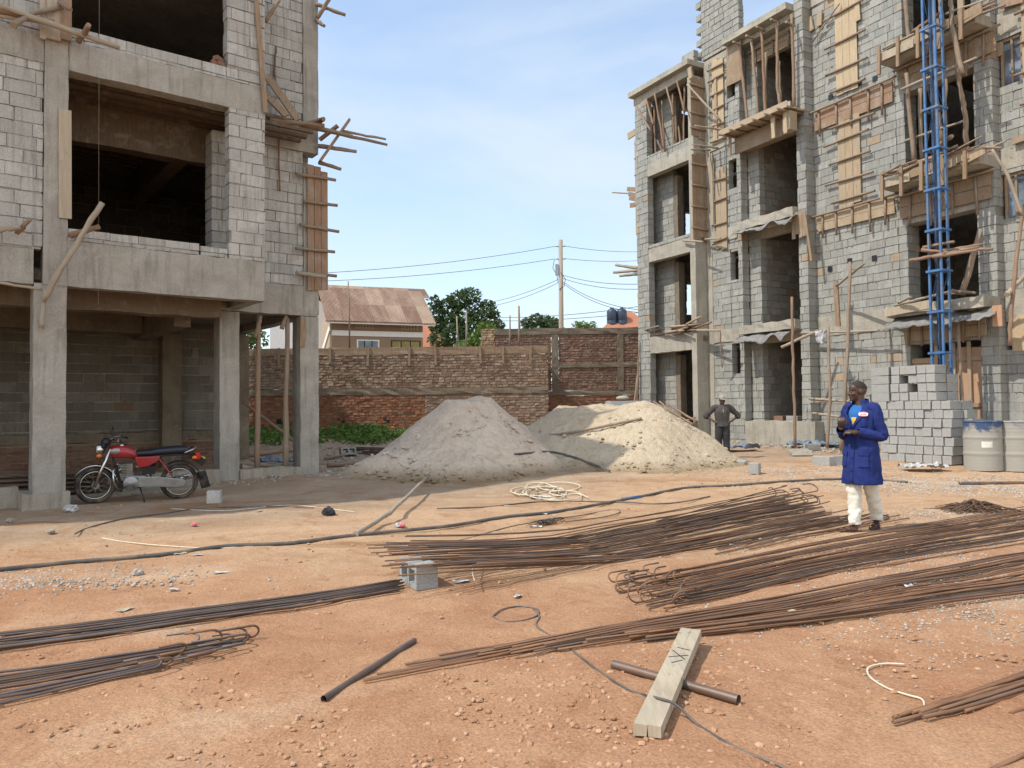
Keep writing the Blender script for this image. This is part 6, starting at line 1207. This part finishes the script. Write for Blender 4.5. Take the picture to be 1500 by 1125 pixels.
class Torso:
    def __init__(s, rings, seed=0, fold=.010): s.r = rings; s.seed = seed; s.fold = fold
    def at(s, th, z, d=0):
        r = s.r
        for i in range(len(r) - 1):
            if z <= r[i + 1][0] or i == len(r) - 2: break
        t = max(0, min(1, (z - r[i][0]) / (r[i + 1][0] - r[i][0]))); t = t * t * (3 - 2 * t) * .5 + t * .5
        rx, ry, cy, cx = (lerp(r[i][k], r[i + 1][k], t) for k in (1, 2, 3, 4)); f = s.fold * sstep(r[-1][0], r[-1][0] - .2, z) * (noise.noise(Vector((math.sin(th) * 2.2, math.cos(th) * 2.2, z * 2.4 + s.seed))) + .8 * noise.noise(Vector((math.sin(th) * 5, math.cos(th) * 5, z * 5 + s.seed))) + .5 * noise.noise(Vector((th * 3, z * 14, s.seed))))
        sg = lambda v: math.copysign(abs(v) ** .85, v); return Vector((cx + (rx + f + d) * sg(math.sin(th)), cy - (ry + f + d) * sg(math.cos(th)), z))
    def mesh(s, z0, z1, n=64, m=60, skip=None, d=0):
        mb = MB(); zs = [lerp(z0, z1, j / m) for j in range(m + 1)]
        for z in zs:
            for k in range(n): mb.v.append(s.at(-math.pi + 2 * math.pi * k / n, z, d))
        for j in range(m):
            for k in range(n):
                th = -math.pi + 2 * math.pi * (k + .5) / n
                if skip and skip(th, (zs[j] + zs[j + 1]) / 2): continue
                mb.face((j * n + k, j * n + (k + 1) % n, (j + 1) * n + (k + 1) % n, (j + 1) * n + k), 0, None, True)
        return mb
    def patch(s, f0, f1, z0, z1, d, nu=8, nv=14):
        mb = MB(); mb.grid(lambda u, v: s.at(lerp(f0(lerp(z0, z1, v)), f1(lerp(z0, z1, v)), u), lerp(z0, z1, v), d), nu, nv); return mb
def solidify(o, t): md = o.modifiers.new('t', 'SOLIDIFY'); md.thickness = t; md.offset = 0; return o
# ---- the man in the blue coat
gA = ground(1265, 779); yaw = R_(-60); pA = empty('person', gA, yaw, 'man in a long blue work coat and white trousers, hands held at his chest', 'person')
inv = Matrix.Rotation(-yaw, 3, 'Z'); lf = inv @ (ground(1284, 774) - gA); rf = inv @ (ground(1252, 780) - gA); lf.z = rf.z = 0
V = Vector; b = MB()
HX = Matrix.Translation((.0, -.035, 1.505)) @ Matrix.Rotation(R_(-34), 4, 'Z') @ Matrix.Rotation(R_(3), 4, 'X'); head(b, HX)
b.tube([(0, 0, .90), (0, .0, 1.1), (0, .0, 1.3), (0, .0, 1.42), (0, .0, 1.49)], [.11, .10, .105, .09, .06], 18, sq=.8)
Ls, Le, Lw = V((.165, .01, 1.43)), V((.225, .03, 1.13)), V((.065, -.225, 1.165)); Rs, Re, Rw = V((-.165, .01, 1.43)), V((-.215, -.02, 1.13)), V((-.075, -.26, 1.22))
b.tube([V((.05, 0, 1.42)), Ls, Le, Lw], [.06, .05, .042, .03], 12); b.tube([V((-.05, 0, 1.42)), Rs, Re, Rw], [.06, .05, .042, .03], 12)
hand(b, Lw, V((-1, -.30, .03)), V((0, -.55, .85)), 1, .75, 1.08); hand(b, Rw, V((.30, -.42, .85)), V((.3, -.85, -.45)), 1, .85, 1.08)
for f, sx, fd in ((lf, 1, V((.25, -.97, 0))), (rf, -1, V((-.55, -.83, 0)))):
    hip = V((sx * .095, .01, .92)); an = V((f.x, f.y, .085)); kn = hip.lerp(an, .5) + V((0, -.025, .0)); b.tube([hip, kn, an.lerp(kn, .6) + V((0, .015, 0)), an], [.068, .05, .045, .036], 14); b.ball(an + V((0, .01, -.035)), (.034, .042, .045), 12)
    q = fd.normalized(); b.tube([an + V((0, 0, -.05)) - q * .03, an - V((0, 0, .052)) + q * .06, an - V((0, 0, .066)) + q * .135], [.034, .034, .02], 12)
    for k in range(5): sdv = V((-q.y, q.x, 0)) * (k - 2) * .015; b.ball(an - V((0, 0, .068)) + q * (.15 - .008 * abs(k - 2)) + sdv, (.010, .010, .009), 8)
finish(b, 'body', 'skin', pA)
for s in (-1, 1): e = MB(); e.ball(HX @ V((s * .031, -.083, .131)), .0085, 10); e.build('eye', M['eye'], pA)
hr = MB(); hr.grid(lambda u, v: HX @ V((.0745 * math.sin(v * 1.5) * math.cos(u * 6.2832), .016 + .0945 * math.sin(v * 1.5) * math.sin(u * 6.2832), .159 + .0985 * math.cos(v * 1.5) + .012 * math.sin(v * 1.5) * (-math.sin(u * 6.2832)))), 30, 12); hr.build('hair', M['hairm'], pA)
T = Torso([(.56, .215, .185, .0, .0), (.75, .20, .17, .0, .0), (.95, .188, .15, .0, .0), (1.1, .178, .142, .0, .0), (1.27, .188, .142, -.005, .0), (1.38, .186, .130, -.005, .0), (1.44, .15, .11, .0, .0), (1.49, .092, .088, .0, .0), (1.535, .074, .076, -.005, .0)], 3, .016)
vw = lambda z: .02 + .62 * sstep(1.20, 1.50, z)
cm = T.mesh(.56, 1.535, 84, 84, lambda th, z: (z > 1.2 and abs(th) < vw(z)) or (z < .72 and abs(th + .05) < .03))
for pts, rad, sd_ in (((V((.10, 0, 1.435)), Ls + V((.0, 0, .0)), (Ls + Le) / 2 + V((.015, 0, 0)), Le + V((.012, .02, -.01)), (Le + Lw) / 2, Lw + V((.03, .03, 0))), (.062, .068, .062, .058, .054, .045), 4), ((V((-.10, 0, 1.435)), Rs, (Rs + Re) / 2 + V((-.015, 0, 0)), Re + V((-.01, .02, -.01)), (Re + Rw) / 2, Rw + V((-.03, .03, -.02))), (.062, .068, .062, .058, .054, .045), 9)):
    P, Q = resample(pts, rad, 7); cloth_tube(cm, P, Q, 24, .013, 1, sd_)
coat = solidify(cm.build('coat', M['coat'], pA), .006)
tee = Torso([(.9, .13, .11, 0, 0), (1.1, .13, .118, 0, 0), (1.27, .14, .124, -.005, 0), (1.38, .14, .115, -.005, 0), (1.44, .12, .095, 0, 0), (1.485, .072, .070, -.003, 0)], 5, .003); tee.mesh(.9, 1.485, 40, 30).build('t_shirt', M['tee'], pA)
tee.patch(lambda z: -.03 - .16 * (z - 1.24) / .1, lambda z: .03 + .16 * (z - 1.24) / .1, 1.245, 1.335, .006).build('shirt_print', M['yellow'], pA)
for s in (-1, 1):
    solidify(T.patch((lambda z: s * (vw(z) - .02)), (lambda z: s * (vw(z) + .06 + .34 * sstep(1.22, 1.42, z) * sstep(1.475, 1.40, z))), 1.215, 1.475, .012, 8, 18).build('lapel', M['coat'], coat), .004)
cl = MB(); cl.grid(lambda u, v: V(((.098 - .018 * v) * math.sin(lerp(-2.45, 2.45, u)) , .012 + (.092 - .016 * v) * math.cos(lerp(-2.45, 2.45, u)), 1.468 + .075 * v - .03 * abs(u - .5) * 2 + (.012 if v > .9 else 0))), 30, 6); solidify(cl.build('collar', M['coat'], coat), .007)
tp = Torso(T.r, T.seed, T.fold)
solidify(T.patch(lambda z: .45, lambda z: .95, 1.225, 1.335, .006).build('breast_pocket', M['coat'], coat), .003)
bd = MB(); bd.v.append(T.at(.62, 1.372, .022))
for k in range(28): a = 2 * math.pi * k / 28; bd.v.append(T.at(.62 + .30 * math.copysign(abs(math.cos(a)) ** .7, math.cos(a)), 1.372 + .026 * math.copysign(abs(math.sin(a)) ** .8, math.sin(a)), .022))
for k in range(28): bd.face((0, 1 + k, 1 + (k + 1) % 28))
M['badge_w'] = m_plain('badge_white', (.8, .78, .8), .5, 0, .02); M['badge_r'] = m_plain('badge_red', (.62, .10, .14), .5, 0, .02); bo_ = bd.build('badge', M['badge_w'], coat); bo_['label'] = 'white oval badge with red lettering'
for k, (a0, a1, z0, z1) in enumerate(((-.235, .235, 1.3915, 1.3955), (-.235, .235, 1.3485, 1.3525))): T.patch(lambda z: .62 + a0, lambda z: .62 + a1, z0, z1, .0245, 8, 3).build('badge_border', M['badge_r'], bo_)
for k in range(6):  # the illegible red lettering: upright strokes joined at the foot
    a0 = -.18 + k * .065; T.patch(lambda z: .62 + a0, lambda z: .62 + a0 + .022, 1.360, 1.383 + (.004 if k == 0 else 0), .0250, 3, 4).build('badge_letter', M['badge_r'], bo_)
for (a0, a1, z0, z1) in ((.32, .95, .76, .93), (-1.0, -.38, .76, .93)):
    solidify(T.patch(lambda z: a0, lambda z: a1, z0, z1, .008).build('pocket', M['coat'], coat), .004); solidify(T.patch(lambda z: a0 - .03, lambda z: a1 + .03, z1 - .035, z1 + .012, .014).build('pocket_flap', M['coat'], coat), .004)
solidify(T.patch(lambda z: -.07, lambda z: .05, .58, 1.2, .009, 5, 30).build('front_placket', M['coat'], coat), .004)
for z in (1.17, 1.02, .87, .72): c = T.at(-.01, z, .014); MB().ball(c, (.011, .005, .011), 10).build('button', M['btn'], coat)
tr = MB()
for f, sx in ((lf, 1), (rf, -1)):
    hip = V((sx * .072, .0, .96)); an = V((f.x, f.y + .005, .10)); kn = hip.lerp(an, .5) + V((0, -.025, 0)); P, Q = resample([hip, hip.lerp(kn, .5), kn, kn.lerp(an, .5) + V((0, .012, 0)), an + V((0, 0, .05)), an], [.088, .090, .078, .072, .066, .060], 10); cloth_tube(tr, P, Q, 24, .015, 1.1, sx * 3)
solidify(tr.build('trousers', M['white_tr'], pA), .005)
for f, fd in ((lf, V((.25, -.97, 0))), (rf, V((-.55, -.83, 0)))):
    q = fd.normalized(); sdv = V((-q.y, q.x, 0)); c = V((f.x, f.y, 0)) + q * .055; so_ = MB(); poly = []
    for k in range(20): a = 2 * math.pi * k / 20; poly.append(c + q * .14 * math.cos(a) + sdv * (.045 + .006 * math.cos(a)) * math.sin(a))
    for z in (.002, .017): so_.v += [p + V((0, 0, z)) for p in poly]
    so_.face(range(19, -1, -1)); so_.face(range(20, 40)); [so_.face((k, (k + 1) % 20, 20 + (k + 1) % 20, 20 + k)) for k in range(20)]; sd0 = so_.build('sandal', M['leather'], pA)
    for o_, h_ in ((.055, .052), (-.02, .066)): MB().tube([c + q * o_ + sdv * .045 * math.cos(t_) + V((0, 0, .012 + h_ * math.sin(t_))) for t_ in [math.pi * i_ / 8 for i_ in range(9)]], .010, 6, sq=.4).build('strap', M['leather'], sd0)
# ---- the man in the cap
gB = ground(1059, 671); dB = gB.y; Hs = (671 - 577) / 1125 * dB / 1.76; yawB = R_(6) + math.atan2(-gB.x, gB.y); pB = empty('person', gB, yawB, 'man in a cap, dark shirt and dark trousers standing with hands on hips', 'person'); pB.scale = (Hs, Hs, Hs); b = MB()
HX = Matrix.Translation((.0, -.02, 1.46)) @ Matrix.Rotation(R_(18), 4, 'Z') @ Matrix.Rotation(R_(6), 4, 'X'); head(b, HX)
b.tube([(0, 0, .88), (0, 0, 1.05), (0, 0, 1.28), (0, 0, 1.38), (0, 0, 1.44)], [.14, .125, .135, .12, .06], 18, sq=.8)
for s in (-1, 1):
    S, E_, W_ = V((s * .20, .0, 1.385)), V((s * .43, .06, 1.16)), V((s * .225, -.075, 1.0)); b.tube([V((s * .05, 0, 1.38)), S, E_, W_], [.06, .052, .043, .031], 12); hand(b, W_, V((-s * .75, -.35, -.15)), V((s * .2, -.9, .25)), -s, .45, 1.0)
    hip = V((s * .10, 0, .92)); an = V((s * .115, .0, .085)); b.tube([hip, hip.lerp(an, .5), an], [.09, .06, .04], 14); b.tube([an + V((0, .03, -.04)), an + V((s * .02, -.1, -.05)), an + V((s * .03, -.16, -.055))], [.04, .038, .028], 12)
finish(b, 'body', 'skin2', pB, .008)
for s in (-1, 1): e = MB(); e.ball(HX @ V((s * .031, -.083, .131)), .0085, 10); e.build('eye', M['eye'], pB)
T2 = Torso([(.86, .185, .145, 0, 0), (.98, .178, .14, 0, 0), (1.12, .185, .14, -.005, 0), (1.26, .205, .14, -.005, 0), (1.34, .20, .13, 0, 0), (1.40, .15, .105, 0, 0), (1.445, .075, .075, .0, 0)], 12, .014); cm = T2.mesh(.86, 1.445, 56, 50)
for s in (-1, 1):
    S, E_, W_ = V((s * .20, .0, 1.38)), V((s * .43, .06, 1.16)), V((s * .225, -.075, 1.0)); P, Q = resample([V((s * .09, 0, 1.38)), S, S.lerp(E_, .5), E_ + V((s * .005, 0, 0)), E_.lerp(W_, .25)], [.078, .078, .072, .068, .062], 7); cloth_tube(cm, P, Q, 20, .010, 1, s)
sh_ = solidify(cm.build('shirt', M['dark_tee'], pB), .006)
for k in range(3): c = T2.at(.05, 1.33 - k * .035, .006); MB().ball(c, (.009, .004, .009), 8).build('button', M['badge_w'], sh_)
tr = MB()
for s in (-1, 1):
    hip = V((s * .088, .0, .95)); an = V((s * .115, .0, .055)); P, Q = resample([hip, hip.lerp(an, .3), hip.lerp(an, .55), hip.lerp(an, .8), an], [.108, .105, .09, .082, .080], 10); cloth_tube(tr, P, Q, 22, .010, 1, s * 7)
solidify(tr.build('trousers', M['dark_tr'], pB), .005)
for s in (-1, 1): m = MB(); m.ball((s * .13, -.07, .035), (.045, .125, .04), 14); m.build('shoe', M['black'], pB)
cp = MB(); cp.grid(lambda u, v: HX @ V((.083 * math.sin(v * 1.55) * math.cos(u * 6.2832), .012 + .104 * math.sin(v * 1.55) * math.sin(u * 6.2832), .172 + .098 * math.cos(v * 1.55))), 28, 10); cp_o = solidify(cp.build('cap', M['capm'], pB), .004)
br = MB(); br.grid(lambda u, v: HX @ V((.078 * math.cos(lerp(math.pi * 1.12, math.pi * 1.88, u)) * (1 + .12 * v), .012 + .10 * math.sin(lerp(math.pi * 1.12, math.pi * 1.88, u)) - .10 * v * math.sin(math.pi * u) ** .6, .176 - .022 * v)), 16, 5); solidify(br.build('brim', M['capm'], cp_o), .004)
